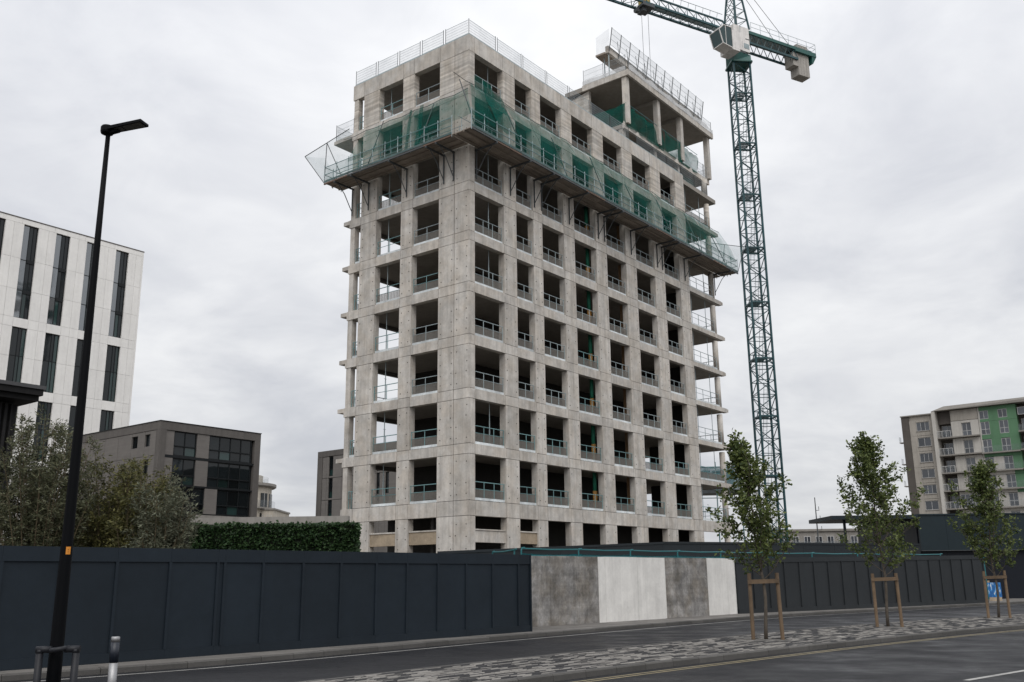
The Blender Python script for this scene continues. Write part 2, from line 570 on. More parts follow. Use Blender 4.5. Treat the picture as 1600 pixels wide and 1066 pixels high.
# street polylines ---------------------------------------------------
def spline(pts, step=0.5):
    P = [np.array(p, float) for p in pts]
    P = [2 * P[0] - P[1]] + P + [2 * P[-1] - P[-2]]
    res = []
    for i in range(1, len(P) - 2):
        p0, p1, p2, p3 = P[i - 1:i + 3]
        n = max(2, int(np.linalg.norm(p2 - p1) / 0.25))
        for k in range(n):
            t = k / n
            res.append(0.5 * (2 * p1 + (p2 - p0) * t + (2 * p0 - 5 * p1 + 4 * p2 - p3) * t * t + (3 * p1 - p0 - 3 * p2 + p3) * t ** 3))
    res.append(P[-2])
    A = np.array(res)
    d = np.concatenate([[0], np.cumsum(np.linalg.norm(np.diff(A, axis=0), axis=1))])
    n = int(d[-1] / step)
    u = np.arange(n + 1) * step
    return np.stack([np.interp(u, d, A[:, 0]), np.interp(u, d, A[:, 1])], 1)


def normals(A):
    t = np.gradient(A, axis=0)
    t /= np.linalg.norm(t, axis=1)[:, None]
    return np.stack([-t[:, 1], t[:, 0]], 1)      # to the left of travel (away from the camera)


def offset(A, d):
    return A + normals(A) * d


def ribbon(A, B, z, za=None):
    mb = MB()
    n = len(A)
    vs = [(p[0], p[1], z) for p in A] + [(p[0], p[1], z) for p in B]
    return mb.add(vs, [(i, i + 1, n + i + 1, n + i) for i in range(n - 1)])

# ------------------------------------------------------------------ ground, roads, pavement, median
ground = MB().add([(-900, -300, -0.03), (1300, -300, -0.03), (1300, 1500, -0.03), (-900, 1500, -0.03)], [(0, 1, 2, 3)]).build(
    'ground', 'ground', kind='structure')
K_FAR = spline([(-27, 1.2), (-17.5, 10.8), (-9.6, 18.75), (-5.85, 22.55), (0.7, 31.0), (10.9, 42.9), (19.3, 50.2), (30.5, 59.3), (46, 70.5), (64, 82)])
M_FAR = spline([(-19, -3), (-10.5, 8.0), (-3.59, 16.9), (0.6, 22.0), (7.4, 29.6), (13.5, 35.4), (21.07, 41.1), (31, 48.2), (44, 57), (58, 66)])
M_NEAR = spline([(-15, -1.5), (-7.0, 8.6), (-0.03, 16.85), (5.7, 22.75), (10.6, 27.4), (16.6, 32.5), (24, 37.8), (34, 44.2), (46, 51.5)])
road = ribbon(K_FAR[::4], offset(M_NEAR, -24)[np.linspace(0, len(M_NEAR) - 1, len(K_FAR[::4])).astype(int)], 0.0)
road = road.build('road', 'asphalt', kind='structure')


def line(name, A, d, w, m, z=0.004):
    ribbon(offset(A, d - w / 2), offset(A, d + w / 2), z).build(name, m, road)


line('white_line', K_FAR[:-20], -0.50, 0.10, 'line')
line('yellow_line', M_NEAR, -0.32, 0.06, 'line_y')
line('yellow_line', M_NEAR, -0.50, 0.06, 'line_y')
# a dashed lane line on the near carriageway
ux, uy = 0.754, 0.657
for i in range(-2, 6):
    x, y = 7.62 + ux * 8.5 * i, 17.05 + uy * 8.5 * i
    px, py = -uy * 0.06, ux * 0.06
    if i >= 3:
        x, y = x + 0.10 * (i - 2) ** 2, y - 0.1 * (i - 2) ** 2
    MB().add([(x + px, y + py, 0.004), (x - px, y - py, 0.004), (x + ux * 4 - px, y + uy * 4 - py, 0.004), (x + ux * 4 + px, y + uy * 4 + py, 0.004)],
             [(3, 2, 1, 0)][::-1]).build('lane_line', 'line', road)


def kerb_row(A, side, parent, z1=0.125, w=0.15, n0=0, n1=None):
    """kerb stones 0.9 m long along a polyline; side=+1: the stone lies to the left of the line"""
    Nn = normals(A)
    L = np.concatenate([[0], np.cumsum(np.linalg.norm(np.diff(A, axis=0), axis=1))])
    tot = L[-1]
    k = n0
    while (k + 1) * 0.915 < tot and (n1 is None or k < n1):
        a, b = k * 0.915 + 0.006, (k + 1) * 0.915 - 0.006

        def at(u):
            return (np.array([np.interp(u, L, A[:, 0]), np.interp(u, L, A[:, 1])]),
                    np.array([np.interp(u, L, Nn[:, 0]), np.interp(u, L, Nn[:, 1])]) * side)
        (p, n), (q, m_) = at(a), at(b)
        dz = random.uniform(-0.004, 0.004)
        mb = MB()
        prof = [(0.0, -0.02), (0.0, z1 - 0.025 + dz), (0.022, z1 + dz), (w, z1 + dz), (w, -0.02)]
        va = [(p[0] + n[0] * d, p[1] + n[1] * d, z) for d, z in prof]
        vb = [(q[0] + m_[0] * d, q[1] + m_[1] * d, z) for d, z in prof]
        np_ = len(prof)
        fs = [(i, i + 1, np_ + i + 1, np_ + i) for i in range(np_ - 1)]
        if side > 0:
            fs = [f[::-1] for f in fs]
        fs += [tuple(range(np_)), tuple(range(np_, 2 * np_))[::-1]]
        mb.add(va + vb, fs).build('kerb_stone', 'kerb', parent)
        k += 1


# far pavement, in front of the hoardings
pavement = ribbon(offset(K_FAR, 0.155)[::2], offset(K_FAR, 4.2)[::2], 0.112).build('pavement', 'flag', kind='structure')
kerb_row(K_FAR, 1, pavement, n0=22, n1=122)
Lk = np.concatenate([[0], np.cumsum(np.linalg.norm(np.diff(K_FAR, axis=0), axis=1))])
NK = normals(K_FAR)


def kpt(u, d):
    return np.array([np.interp(u, Lk, K_FAR[:, 0]) + d * np.interp(u, Lk, NK[:, 0]), np.interp(u, Lk, K_FAR[:, 1]) + d * np.interp(u, Lk, NK[:, 1])])


for row, (d0, d1) in enumerate([(0.162, 0.90), (0.915, 1.65), (1.665, 2.4)]):
    u = 24.0 + 0.3 * row
    while u < 86:
        if row == 0 or u > 42:
            ln = 0.9
            z = 0.118 + random.uniform(-0.003, 0.005)
            a, b, c, d = kpt(u + .006, d0), kpt(u + ln - .006, d0), kpt(u + ln - .006, d1), kpt(u + .006, d1)
            q = [(*a, 0.09), (*b, 0.09), (*c, 0.09), (*d, 0.09)]
            MB().hexa(q, [(x, y, z) for x, y, _ in q]).build('paving_flag', 'flag', pavement)
        u += 0.9

# median with its two-tone pavers
LM = np.concatenate([[0], np.cumsum(np.linalg.norm(np.diff(M_NEAR, axis=0), axis=1))])
NM = normals(M_NEAR)
W_MED = np.array([np.min(np.linalg.norm(M_FAR - p, axis=1)) for p in M_NEAR])
W_MED = np.convolve(np.pad(W_MED, 8, mode='edge'), np.ones(17) / 17, 'valid')


def mpt(u, f):
    x, y = np.interp(u, LM, M_NEAR[:, 0]), np.interp(u, LM, M_NEAR[:, 1])
    w = np.interp(u, LM, W_MED)
    d = 0.155 + f * (w - 0.31)
    return (x + d * np.interp(u, LM, NM[:, 0]), y + d * np.interp(u, LM, NM[:, 1]))


MEDF = offset(M_NEAR, 1.0) * 0
MEDF = M_NEAR + NM * W_MED[:, None]
median = ribbon(offset(M_NEAR, 0.15), MEDF - NM * 0.15, 0.098).build('median_paving', 'sand', kind='structure')
kerb_row(M_NEAR, 1, median, n0=14, n1=76)
kerb_row(MEDF, -1, median, n0=14, n1=84)

from mathutils import noise as mnoise
TREES = [(6.67, 26.35), (12.05, 32.0), (18.31, 37.47)]
pavers = []
NROW = 25
for j in range(NROW):
    u = 12.0 + random.random() * 0.6
    while u < 68:
        ln = random.choice([0.24, 0.32, 0.40, 0.48])
        f0, f1 = j / NROW, (j + 1) / NROW
        um = u + ln / 2
        cx, cy = mpt(um, (f0 + f1) / 2)
        if all((cx - x) ** 2 + (cy - y) ** 2 > 0.62 ** 2 for x, y in TREES):
            e = 0.006
            w = np.interp(um, LM, W_MED)
            sk = 0.10
            g0, g1 = f0 + e / w, f1 - e / w
            quad = [mpt(u + e + sk * 0, g0), mpt(u + ln - e, g0), mpt(u + ln - e + sk, g1), mpt(u + e + sk, g1)]
            nz = 0.42 * mnoise.noise(Vector((cx * 2.4 + cy * 0.4, cy * 1.5 - cx * 0.3, 3.1))) + random.uniform(-0.30, 0.30)
            tone = 0 if nz > 0.03 else (1 if nz > -0.03 else 2)
            pavers.append((cx * cx + cy * cy, cx, cy, quad, tone))
        u += ln
vis, rest = [], []
inv = cam.matrix_world.inverted()
for p in sorted(pavers, key=lambda t: t[0]):
    c = inv @ Vector((p[1], p[2], 0.12))
    x, y = 800 + F_PX * c.x / -c.z, 533 - F_PX * c.y / -c.z
    (vis if c.z < 0 and -20 < x < 1620 and y < 1080 and len(vis) < 300 else rest).append(p)
TONE = ['sett_light', 'sett_mid', 'sett_dark']


def paver_hexa(mb, quad):
    z = 0.124 + random.uniform(-0.004, 0.004)
    a = [(x, y, 0.09) for x, y in quad]
    b = [(x, y, z + random.uniform(-.0015, .0015)) for x, y in quad]
    return mb.hexa(a, b)


for p in vis:
    paver_hexa(MB(), p[3]).build('paver', TONE[p[4]], median)
for t in range(3):
    mb = MB()
    for p in rest:
        if p[4] == t:
            paver_hexa(mb, p[3])
    mb.build('paver_field', TONE[t], median, kind='stuff')


# ------------------------------------------------------------------ hoardings and concrete street wall
def frame_along(p, q):
    d = np.array(q, float) - np.array(p, float)
    return math.atan2(d[1], d[0]), float(np.linalg.norm(d))


def hoarding(name, label, p, q, xs, h, m, batten=True, base=0.115, group=None, proud=0.036, bw=0.07, top=0.30, h1=None):
    """local x along the hoarding, outward = -y; panels between xs, battens over the joints"""
    rz, ln = frame_along(p, q)
    t = thing(name, label, 'hoarding', (p[0], p[1], base), rz, group)
    h1 = h1 or h

    def H(x):
        return h + (h1 - h) * x / ln
    for a, b in zip(xs[:-1], xs[1:]):
        e = 0.006
        dy = random.uniform(-0.004, 0.004)
        MB().hexa([(a + e, dy, .16), (b - e, dy, .16), (b - e, dy + .02, .16), (a + e, dy + .02, .16)],
                  [(a + e, dy, H(a) - .02), (b - e, dy, H(b) - .02), (b - e, dy + .02, H(b) - .02), (a + e, dy + .02, H(a) - .02)]).build('panel', m, t)
        MB().box(a + .002, b - .002, -0.030, 0.0, 0.0, 0.20 + random.uniform(-.004, .004)).build('base_board', m, t)
        MB().hexa([(a + .002, -.034, H(a) - top), (b - .002, -.034, H(b) - top), (b - .002, -.006, H(b) - top), (a + .002, -.006, H(a) - top)],
                  [(a + .002, -.034, H(a)), (b - .002, -.034, H(b)), (b - .002, .03, H(b)), (a + .002, .03, H(a))]).build('top_board', m, t)
    if batten:
        for x in xs[1:-1]:
            box('batten', m, t, x - bw / 2, x + bw / 2, -proud, 0.0, 0.205, H(x) - top - .003)
    for x in xs[::2]:
        box('back_post', m, t, x - .05, x + .05, 0.03, 0.13, 0.0, H(x) - .1)
    return t


HL0, HL1 = np.array([-10.12, 19.66]), np.array([0.47, 31.76])
uL = (HL1 - HL0) / np.linalg.norm(HL1 - HL0)
xs = [-6.2, -4.9, -3.7, -2.45, -1.25, -0.21, 0.98, 2.19, 3.45, 4.67, 4.86, 5.94, 7.14, 8.36, 9.59, 10.73, 11.95, 13.13, 14.31, 15.53, 16.08]
hl = hoarding('site_hoarding', 'dark slate timber hoarding with raised battens, nearest one behind the lamp post', HL0 - uL * 6.2, HL1,
              [x + 6.2 for x in xs], 2.40, 'hoard', group=None)
box('end_post', 'hoard', hl, 22.285, 22.34, -0.05, 0.12, 0, 2.40)
MB().box(22.20, 22.282, 0.135, 2.75, 0, 2.385).build('return_panel', 'hoard', hl)

W0, W1 = np.array([0.56, 34.67]), np.array([10.19, 44.91])
rzw, lw = frame_along(W0, W1)
cw = thing('concrete_wall', 'chequered street wall of alternating dark and pale concrete panels between two hoardings', 'wall', (W0[0], W0[1], 0.112), rzw)


def along(px):
    t = {830: 0, 932: 3.84, 1032: 8.32, 1104: 11.5, 1156: lw}
    return t[px]


segs = [(-1.9, -0.02, 'd'), (0.0, 1.05, 'd'), (1.05, 2.55, 'd'), (2.55, 3.84, 'd'), (3.84, 4.25, 'p'), (4.25, 6.35, 'p'), (6.35, 8.30, 'p'), (8.30, 10.0, 'd'),
        (10.0, 11.52, 'd'), (11.52, 13.15, 'p'), (13.15, lw, 'p')]
for a, b, k in segs:
    m_ = 'wall_dark' if k == 'd' else 'wall_light'
    y = -0.012 if k == 'p' else random.uniform(-0.003, 0.003)
    box('concrete_panel', m_, cw, a + .005, b - .005, y, 0.25, 0.0, 2.44 + random.uniform(-.008, .008),
        label='damp dark grey concrete panel' if k == 'd' else 'pale concrete panel')

HR0, HR1 = np.array([10.12, 44.75]), np.array([27.4, 57.35])
rzr, lr = frame_along(HR0, HR1)
xs = [lr * i / 19 for i in range(20)]
hr = hoarding('site_hoarding', 'charcoal panelled hoarding with narrow seams beyond the concrete wall, behind the trees', HR0, HR1, xs, 2.46, 'hoard_far', bw=0.05, proud=0.05,
              top=0.22, h1=2.70)
box('end_post', 'hoard_far', hr, lr + .002, lr + .12, -0.05, 0.10, 0, 2.70)

# taller hoarding further into the site, and the teal netted barrier in front of it
S0, S1 = np.array([-3.6, 45.6]), np.array([8.38, 55.0])
rzs, ls_ = frame_along(S0, S1)
hs = hoarding('inner_hoarding', 'plain dark inner hoarding just below the ground floor of the tower', S0, S1, [ls_ * i / 6 for i in range(7)], 3.05, 'hoard_site', batten=False, base=0.0, h1=3.70, top=0.12)
S2 = np.array([27.6, 66.3])
hs2 = hoarding('inner_hoarding', 'plain dark inner hoarding running past the tree trunks below the crane mast', S1, S2, [frame_along(S1, S2)[1] * i / 8 for i in range(9)], 3.72, 'hoard_site',
               batten=False, base=0.0, h1=3.80, top=0.12)


def net_fence(label, p, q, n, h0, h1, group):
    rz, ln = frame_along(p, q)
    t = thing('netted_barrier', label, 'barrier', (p[0], p[1], 0), rz, group)
    for i in range(n + 1):
        x = ln * i / n
        h = h0 + (h1 - h0) * i / n
        MB().tube([(x, 0, 0), (x, 0, h - .1), (x + .04, 0, h), (x + .2, 0, h + .01)], .035).build('post', 'teal_paint', t)
    for i in range(n):
        a, b = ln * i / n, ln * (i + 1) / n
        ha, hb = h0 + (h1 - h0) * i / n, h0 + (h1 - h0) * (i + 1) / n
        MB().tube([(a, 0, ha - .02), ((a + b) / 2, 0, (ha + hb) / 2 - .05), (b, 0, hb - .02)], .03).build('top_tube', 'teal_paint', t)
        MB().grid(lambda u, v: (a + .04 + (b - a - .08) * u, .02 + .03 * math.sin(u * 9 + i), .9 + ((ha + (hb - ha) * u) - 1.12 - .05 * math.sin(math.pi * u)) * v), 10, 4).build(
            'mesh_panel', 'mesh_teal', t)
        MB().tube([(a, 0, ha - .32), (b, 0, hb - .32)], .02).build('mid_tube', 'teal_paint', t)
    return t


net_fence('teal tube barrier with netting above the concrete wall and hoarding joint', (0.3, 42.2), (13.4, 53.2), 5, 3.06, 3.02, None)
net_fence('teal tube barrier with netting seen above the charcoal hoarding behind the trees', (13.6, 53.4), (26.6, 61.0), 4, 3.02, 2.98, None)
net_fence('short teal barrier against the foot of the tower corner pier', (-1.0, 44.6), (0.0, 42.6), 1, 2.98, 3.02, None)

# ------------------------------------------------------------------ street furniture
t = thing('street_lamp', 'tall black street lamp with a flat tilted head in front of the hoarding', 'street lamp', (-5.525, 12.0, 0.0), R(-14))
MB().lathe([(0.088, 0.0), (0.080, 0.9), (0.070, 2.0), (0.055, 4.0), (0.041, 6.0), (0.030, 7.62)], 0, 0, 20).build('pole', 'lamp', t, smooth=True)
MB().lathe([(0.105, 0.0), (0.105, 0.04), (0.09, 0.06)], 0, 0, 20).build('base_collar', 'lamp', t)
hd = MB()
hd.lathe([(0.04, 7.575), (0.080, 7.595), (0.088, 7.62), (0.088, 7.68), (0.075, 7.70), (0.02, 7.705)], -0.02, 0, 24)
hd.hexa([(0.03, -.075, 7.625), (0.56, -.092, 7.66), (0.56, .092, 7.66), (0.03, .075, 7.625)], [(0.03, -.075, 7.67), (0.56, -.092, 7.695), (0.56, .092, 7.695), (0.03, .075, 7.67)])
hd.hexa([(0.02, -.03, 7.58), (0.16, -.035, 7.60), (0.16, .035, 7.60), (0.02, .03, 7.58)], [(0.02, -.04, 7.63), (0.16, -.045, 7.645), (0.16, .045, 7.645), (0.02, .04, 7.63)])
lh = hd.build('lamp_head', 'lamp', t)


def lens(x0, x1, w0, w1):
    f = lambda x: 7.625 + (x - .03) * .035 / .53
    a = [(x0, -w0, f(x0) - .003), (x1, -w1, f(x1) - .003), (x1, w1, f(x1) - .003), (x0, w0, f(x0) - .003)]
    MB().hexa(a, [(x, y, z + .012) for x, y, z in a]).build('lens', 'led', lh)


lens(.25, .535, .062, .072)
lens(.12, .235, .055, .060)
tg = MB()
ang0 = R(-68 + 14)
tg.grid(lambda u, v: (0.0725 * math.cos(ang0 + R(-2 + 44 * u)), 0.0725 * math.sin(ang0 + R(-2 + 44 * u)), 2.06 + 0.09 * v), 6, 1)
tag = tg.build('number_tag', 'orange', t)
for k, (du, dz, w, h) in enumerate([(0.42, 0.055, .22, .006), (0.42, 0.035, .22, .006), (0.44, 0.018, .14, .005)]):
    MB().grid(lambda u, v: (0.0732 * math.cos(ang0 + R(44 * (du + w * (u - .5)))), 0.0732 * math.sin(ang0 + R(44 * (du + w * (u - .5)))), 2.06 + dz + h * v), 3, 1).build('tag_print', 'ink', tag)

t.scale = (1, 1, 1.022)

t = thing('hoop_barrier', 'black tubular hoop barrier around the foot of the street lamp', 'barrier', (-5.44, 11.86, 0), R(8))
for sx in (-1, 1):
    MB().tube([(sx * .205, 0, 0), (sx * .205, 0, .97)], .042, 12).build('post', 'hoop', t, smooth=True)
    MB().tube([(sx * .2475, 0, 1.0), (sx * 0.075, 0, 1.0)], .04, 12).build('top_tube', 'hoop', t, smooth=True)
    MB().tube([(sx * .205, 0, .96), (sx * .205, 0, 1.0)], .0435, 12).build('elbow', 'hoop', t, smooth=True)
MB().tube([(-.10, .045, .985), (-0.07, -.03, .99), (0, -.075 + .14 - .14, 1.0), (0.07, -.03, 1.01), (.10, .045, 1.012)], .03, 8).build('collar_clamp', 'hoop', t, smooth=True)

t = thing('bollard', 'stainless steel bollard with a dark band below its top', 'bollard', (-6.03, 15.0, 0.0))
MB().lathe([(0.064, 0), (0.064, 0.60)], 0, 0, 20).build('shaft', 'inox', t, smooth=True)
MB().lathe([(0.0655, 0.602), (0.0655, 0.895)], 0, 0, 20).build('band', 'band', t, smooth=True)
MB().lathe([(0.064, 0.897), (0.064, 0.965), (0.055, 0.975)], 0, 0, 20).build('cap', 'inox', t, smooth=True)

# black rail and printed board at the far end of the street
t = thing('rail_stand', 'black tubular rail stand against the dark shed at the far right', 'rail', (31.75, 60.4, 0.1), R(5))
MB().tube([(-.35, 0, 1.28), (0.30, 0, 1.28), (.48, 0, 1.15), (.50, 0, 0)], .03, 8).build('rail', 'hoop', t, smooth=True)
MB().tube([(-.20, 0, 1.52), (0.30, 0, 1.52)], .025, 8).build('upper_rail', 'hoop', t)
MB().tube([(.28, 0, 1.25), (.28, 0, 1.62)], .025, 8).build('upright', 'hoop', t)
MB().tube([(-.33, 0, 1.28), (-.33, 0, 0)], .025, 8).build('leg', 'hoop', t)
t = thing('printed_board', 'small blue and white printed board with an orange foot beside the hoarding end', 'board', (29.95, 61.1, 0.1), R(-8))
MB().box(-.55, .22, 0, .06, .24, 1.12).build('face_panel', 'poster', t)
MB().box(-.53, .20, .005, .05, .0, .236).build('foot', 'precast', t)
MB().box(-.55, -.42, -.01, .07, 1.122, 1.24).build('corner_piece', 'precast', t)


# ------------------------------------------------------------------ vegetation
def leaf_cloud(P, D, size, aspect, nrm_up=0.4, droop=0.0, flat=0.0):
    """P: points; one folded leaf quad at each, pointing along D with scatter"""
    n = len(P)
    d = D + rng.normal(0, 0.6, (n, 3))
    d[:, 2] -= droop
    d /= np.linalg.norm(d, axis=1)[:, None]
    up = rng.normal(0, 1, (n, 3))
    up[:, 2] += nrm_up
    s = np.cross(d, up)
    s /= np.maximum(np.linalg.norm(s, axis=1), 1e-6)[:, None]
    L = size * rng.uniform(0.6, 1.3, n)[:, None]
    W = L * aspect
    a = P
    b = P + d * L * 0.5 + s * W * 0.5
    c = P + d * L
    e = P + d * L * 0.5 - s * W * 0.5
    nn = np.cross(s, d) * W * 0.18
    b, e = b + nn, e + nn
    V = np.stack([a, b, c, e], 1).reshape(-1, 3)
    F = np.arange(n * 4).reshape(n, 4)
    return V, F


def leaves(name, V, F, m, parent):
    me = bpy.data.meshes.new(name)
    me.from_pydata(V.tolist(), [], F.tolist())
    me.materials.append(M[m])
    return link(name, me, parent, kind='stuff')


def branch_path(p, d, ln, n, wob, lift):
    pts = [np.array(p, float)]
    d = np.array(d, float)
    for i in range(n):
        d = d + rng.normal(0, wob, 3)
        d[2] += lift
        d /= np.linalg.norm(d)
        pts.append(pts[-1] + d * ln / n)
    return pts


def street_tree(x, y, label, pit_label, h, lean, crown0, spread, nb, nl, leafm, side, seed):
    global rng
    rng = np.random.default_rng(seed)
    t = thing('street_tree', label, 'tree', (x, y, 0.1), 0, 'young street trees on the paved median')
    n = 14
    tp = [np.array([lean[0] * (i / n) ** 2.2 + 0.035 * math.sin(i * 0.9 + seed), lean[1] * (i / n) ** 2 + 0.03 * math.cos(i * 1.1), h * 0.93 * i / n]) for i in range(n + 1)]
    MB().tube(tp, [0.052 * (1 - 0.86 * i / n) for i in range(n + 1)], 8).build('trunk', 'bark', t, smooth=True)
    P, D = [], []
    br = MB()
    for k in range(nb):
        f = crown0 + (0.97 - crown0) * (k + 0.5) / nb
        i = f * n
        b0 = tp[int(i)] + (tp[min(int(i) + 1, n)] - tp[int(i)]) * (i - int(i))
        a = 2.4 * k + rng.uniform(-.5, .5)
        rel = (f - crown0) / (1 - crown0)
        ext = spread * (0.62 + 0.62 * math.sin(math.pi * min(1, rel * 0.9 + 0.22))) * rng.uniform(0.6, 1.3) * (1.14 - 0.82 * rel)
        ext *= 1 + side * math.cos(a) * (1 - rel)
        up = rng.uniform(0.55, 1.05) + 0.75 * rel
        pts = branch_path(b0, (math.cos(a), math.sin(a), up), ext * math.sqrt(1 + up * up) * 0.9, 6, 0.10, 0.06)
        br.tube(pts, [0.017 * (1 - .75 * j / 6) * (1.1 - .5 * rel) for j in range(7)], 5)
        for j in range(2, 7):
            for _ in range(2):
                a2 = rng.uniform(0, 6.28)
                tw = branch_path(pts[j], (math.cos(a2), math.sin(a2), rng.uniform(0.0, 1.2)), rng.uniform(.18, .42) * (1.15 - .5 * rel), 3, 0.25, 0.02)
                br.tube(tw, [.006, .005, .004, .003], 3, cap=False)
                m_ = max(2, int(nl / (nb * 10)))
                for _ in range(m_):
                    s = rng.uniform(0.15, 1)
                    q = tw[0] + (tw[-1] - tw[0]) * s
                    P.append(q + rng.normal(0, .055, 3))
                    D.append(tw[-1] - tw[0])
    br.build('branches', 'bark', t)
    top = tp[-1]
    for _ in range(int(nl * 0.03)):
        P.append(top + np.array([rng.normal(0, .07), rng.normal(0, .07), rng.uniform(-0.9, .35)]))
        D.append((0, 0, .5))
    P, D = np.array(P), np.array(D)
    D /= np.maximum(np.linalg.norm(D, axis=1), 1e-6)[:, None]
    V, F = leaf_cloud(P, D, 0.118, 0.62, 0.8, 0.25)
    leaves('foliage', V, F, leafm, t)
    # planting pit
    pit = thing('tree_pit', pit_label, 'planting pit', (x, y, 0.1))
    mbp = MB().lathe([(0.60, 0.0), (0.60, 0.012), (0.3, 0.03), (0.05, 0.04)], 0, 0, 24)
    mbp.build('gravel', 'soil', pit)
    # stakes: a thing of its own, tied to the trunk
    return t


def tree_stakes(x, y, label, w, seed, hgt=1.72):
    random.seed(seed)
    t = thing('tree_stakes', label, 'tree stakes', (x, y, 0.1), R(-14), 'timber stakes holding the street trees')
    for sx in (-1, 1):
        lean = random.uniform(-.03, .03) + sx * -0.02
        MB().tube([(sx * w + lean * -1, 0, 0), (sx * w, 0, hgt + random.uniform(-.03, .05))], .052, 10).build('stake', 'stake', t)
    MB().bar((-w - .05, -.078, hgt - .21), (w + .05, -.078, hgt - .19), .035, .11).build('cross_bar', 'stake', t)
    MB().tube([(-.06, -.05, hgt - .15), (0, .07, hgt - .15), (.06, -.05, hgt - .15)], .016, 6).build('tie', 'strap', t)


street_tree(TREES[0][0], TREES[0][1], 'the young tree with a tip leaning left, nearest on the median below the crane', 'gravel planting pit under the nearest young tree, below the crane', 5.55, (-0.42, .1), 0.29, 0.88, 36, 5600, 'leaf_tree', 0.1, 11)
street_tree(TREES[1][0], TREES[1][1], 'the tallest young tree with a broad open crown, in the middle of the median row', 'gravel planting pit under the middle, tallest young tree', 6.4, (-0.22, 0.0), 0.26, 1.30, 40, 7000, 'leaf_tree', -0.05, 23)
street_tree(TREES[2][0], TREES[2][1], 'the young tree with a dense upper crown, furthest on the median before the green flats', 'gravel planting pit under the furthest young tree, by the shed', 6.0, (0.06, 0), 0.26, 1.18, 38, 6200, 'leaf_tree', -0.1, 37)
tree_stakes(*TREES[0], 'two timber stakes with a cross bar at the nearest young tree below the crane', .36, 3)
tree_stakes(*TREES[1], 'two timber stakes with a cross bar at the middle, tallest young tree', .36, 4)
tree_stakes(*TREES[2], 'two timber stakes with a cross bar at the furthest young tree by the shed', .36, 5)


def willow(name, label, x, y, h, rad, ncane, nl, m, seed, cat='shrub', low=0.0):
    """a loose shrub of many thin canes with narrow leaves"""
    global rng
    rng = np.random.default_rng(seed)
    t = thing(name, label, cat, (x, y, 0.0))
    st = MB()
    P, D = [], []
    for k in range(ncane):
        a = rng.uniform(0, 6.28)
        r0 = rad * 0.35 * math.sqrt(rng.random())
        hh = h * rng.uniform(0.55, 0.97)
        out_ = rad * rng.uniform(0.25, 1.0) * (0.75 if hh > 0.85 * h else 1.0)
        pts = []
        n = 9
        ph = rng.uniform(0, 6)
        for i in range(n + 1):
            f = i / n
            rr = r0 + (out_ - r0 * .5) * f ** 1.6
            pts.append(np.array([rr * math.cos(a) + .06 * math.sin(ph + 4 * f), rr * math.sin(a) + .06 * math.cos(ph + 5 * f), hh * (f - 0.06 * f ** 4)]))
        st.tube(pts, [0.028 * (1 - .85 * i / n) for i in range(n + 1)], 5, cap=False)
        per = nl // ncane
        ncl = max(4, per // 22)
        for _ in range(ncl):
            f = rng.uniform(0.12 + low, 1.0)
            i = min(n - 1, int(f * n))
            q = pts[i] + (pts[i + 1] - pts[i]) * (f * n - i)
            a2 = rng.uniform(0, 6.28)
            L = rng.uniform(.15, .55) * (1.15 - .5 * f)
            e = q + np.array([math.cos(a2) * L, math.sin(a2) * L, L * rng.uniform(.1, 1.0)])
            st.tube([q, e], [.006, .003], 3, cap=False)
            s = rng.uniform(0.1, 1.05, 22)[:, None]
            pp = q + (e - q) * s + rng.normal(0, .05, (22, 3))
            P.append(pp)
            D.append(np.tile((e - q) / max(L, .01), (22, 1)))
    st.build('stems', 'stem', t)
    P, D = np.concatenate(P), np.concatenate(D)
    V, F = leaf_cloud(P, D, 0.115, 0.30, 0.3, 0.35)
    leaves('foliage', V, F, m, t)
    return t


willow('willow_shrub', 'tallest grey green shrub at the left edge, in front of the black timber shed', -13.3, 27.0, 7.1, 1.65, 66, 52000, 'leaf_willow', 41)
willow('willow_shrub', 'low dense grey green shrub at the far left edge behind the hoarding', -14.9, 26.0, 3.6, 1.3, 40, 20000, 'leaf_willow', 42)
willow('willow_shrub', 'mid sized olive shrub between the street lamp and the yellowish shrub', -11.7, 28.4, 6.0, 1.6, 54, 42000, 'leaf_olive', 43)
willow('willow_shrub', 'yellowish shrub with bare lower canes in front of the dark slatted fence', -10.75, 27.6, 5.65, 1.0, 42, 28000, 'leaf_olive', 44)
willow('willow_shrub', 'silvery shrub rightmost of the row, against the clipped hedge', -9.95, 27.2, 5.1, 0.85, 40, 24000, 'leaf_silver', 45)

rng = np.random.default_rng(5)
hg = thing('hedge', 'clipped dark green ivy hedge behind the hoarding, below the grey building', 'hedge', (-17.2, 42.0, 0.0))
MB().grid(lambda u, v: (10.35 * u, 0.42 + 0.0 * v, 4.2 * v), 2, 2)
box('core', 'hedge_core', hg, 0.1, 10.2, 0.1, 0.9, 0, 4.12)
n = 15000
P = np.stack([rng.uniform(0, 10.3, n), np.zeros(n), rng.uniform(0.8, 4.28, n)], 1)
wv = np.array([mnoise.noise(Vector((p[0] * 1.3, 0, p[2] * 1.3))) for p in P])
P[:, 1] = 0.04 - 0.12 * wv + rng.normal(0, .04, n)
P[:, 2] = np.where(P[:, 2] > 4.05, 4.12 + 0.16 * wv + rng.normal(0, .05, n), P[:, 2])
top = rng.random(n) < 0.12
P[top, 1] = rng.uniform(0, .9, top.sum())
P[top, 2] = 4.18 + 0.1 * wv[top]
D = np.tile(np.array([0, -0.9, -0.35]), (n, 1))
V, F = leaf_cloud(P, D, 0.15, 0.8, 0.5, 0.2)
leaves('foliage', V, F, 'leaf_hedge', hg)
n = 2000
P = np.stack([10.25 + rng.normal(0, .05, n), rng.uniform(0, .9, n), rng.uniform(0.8, 4.2, n)], 1)
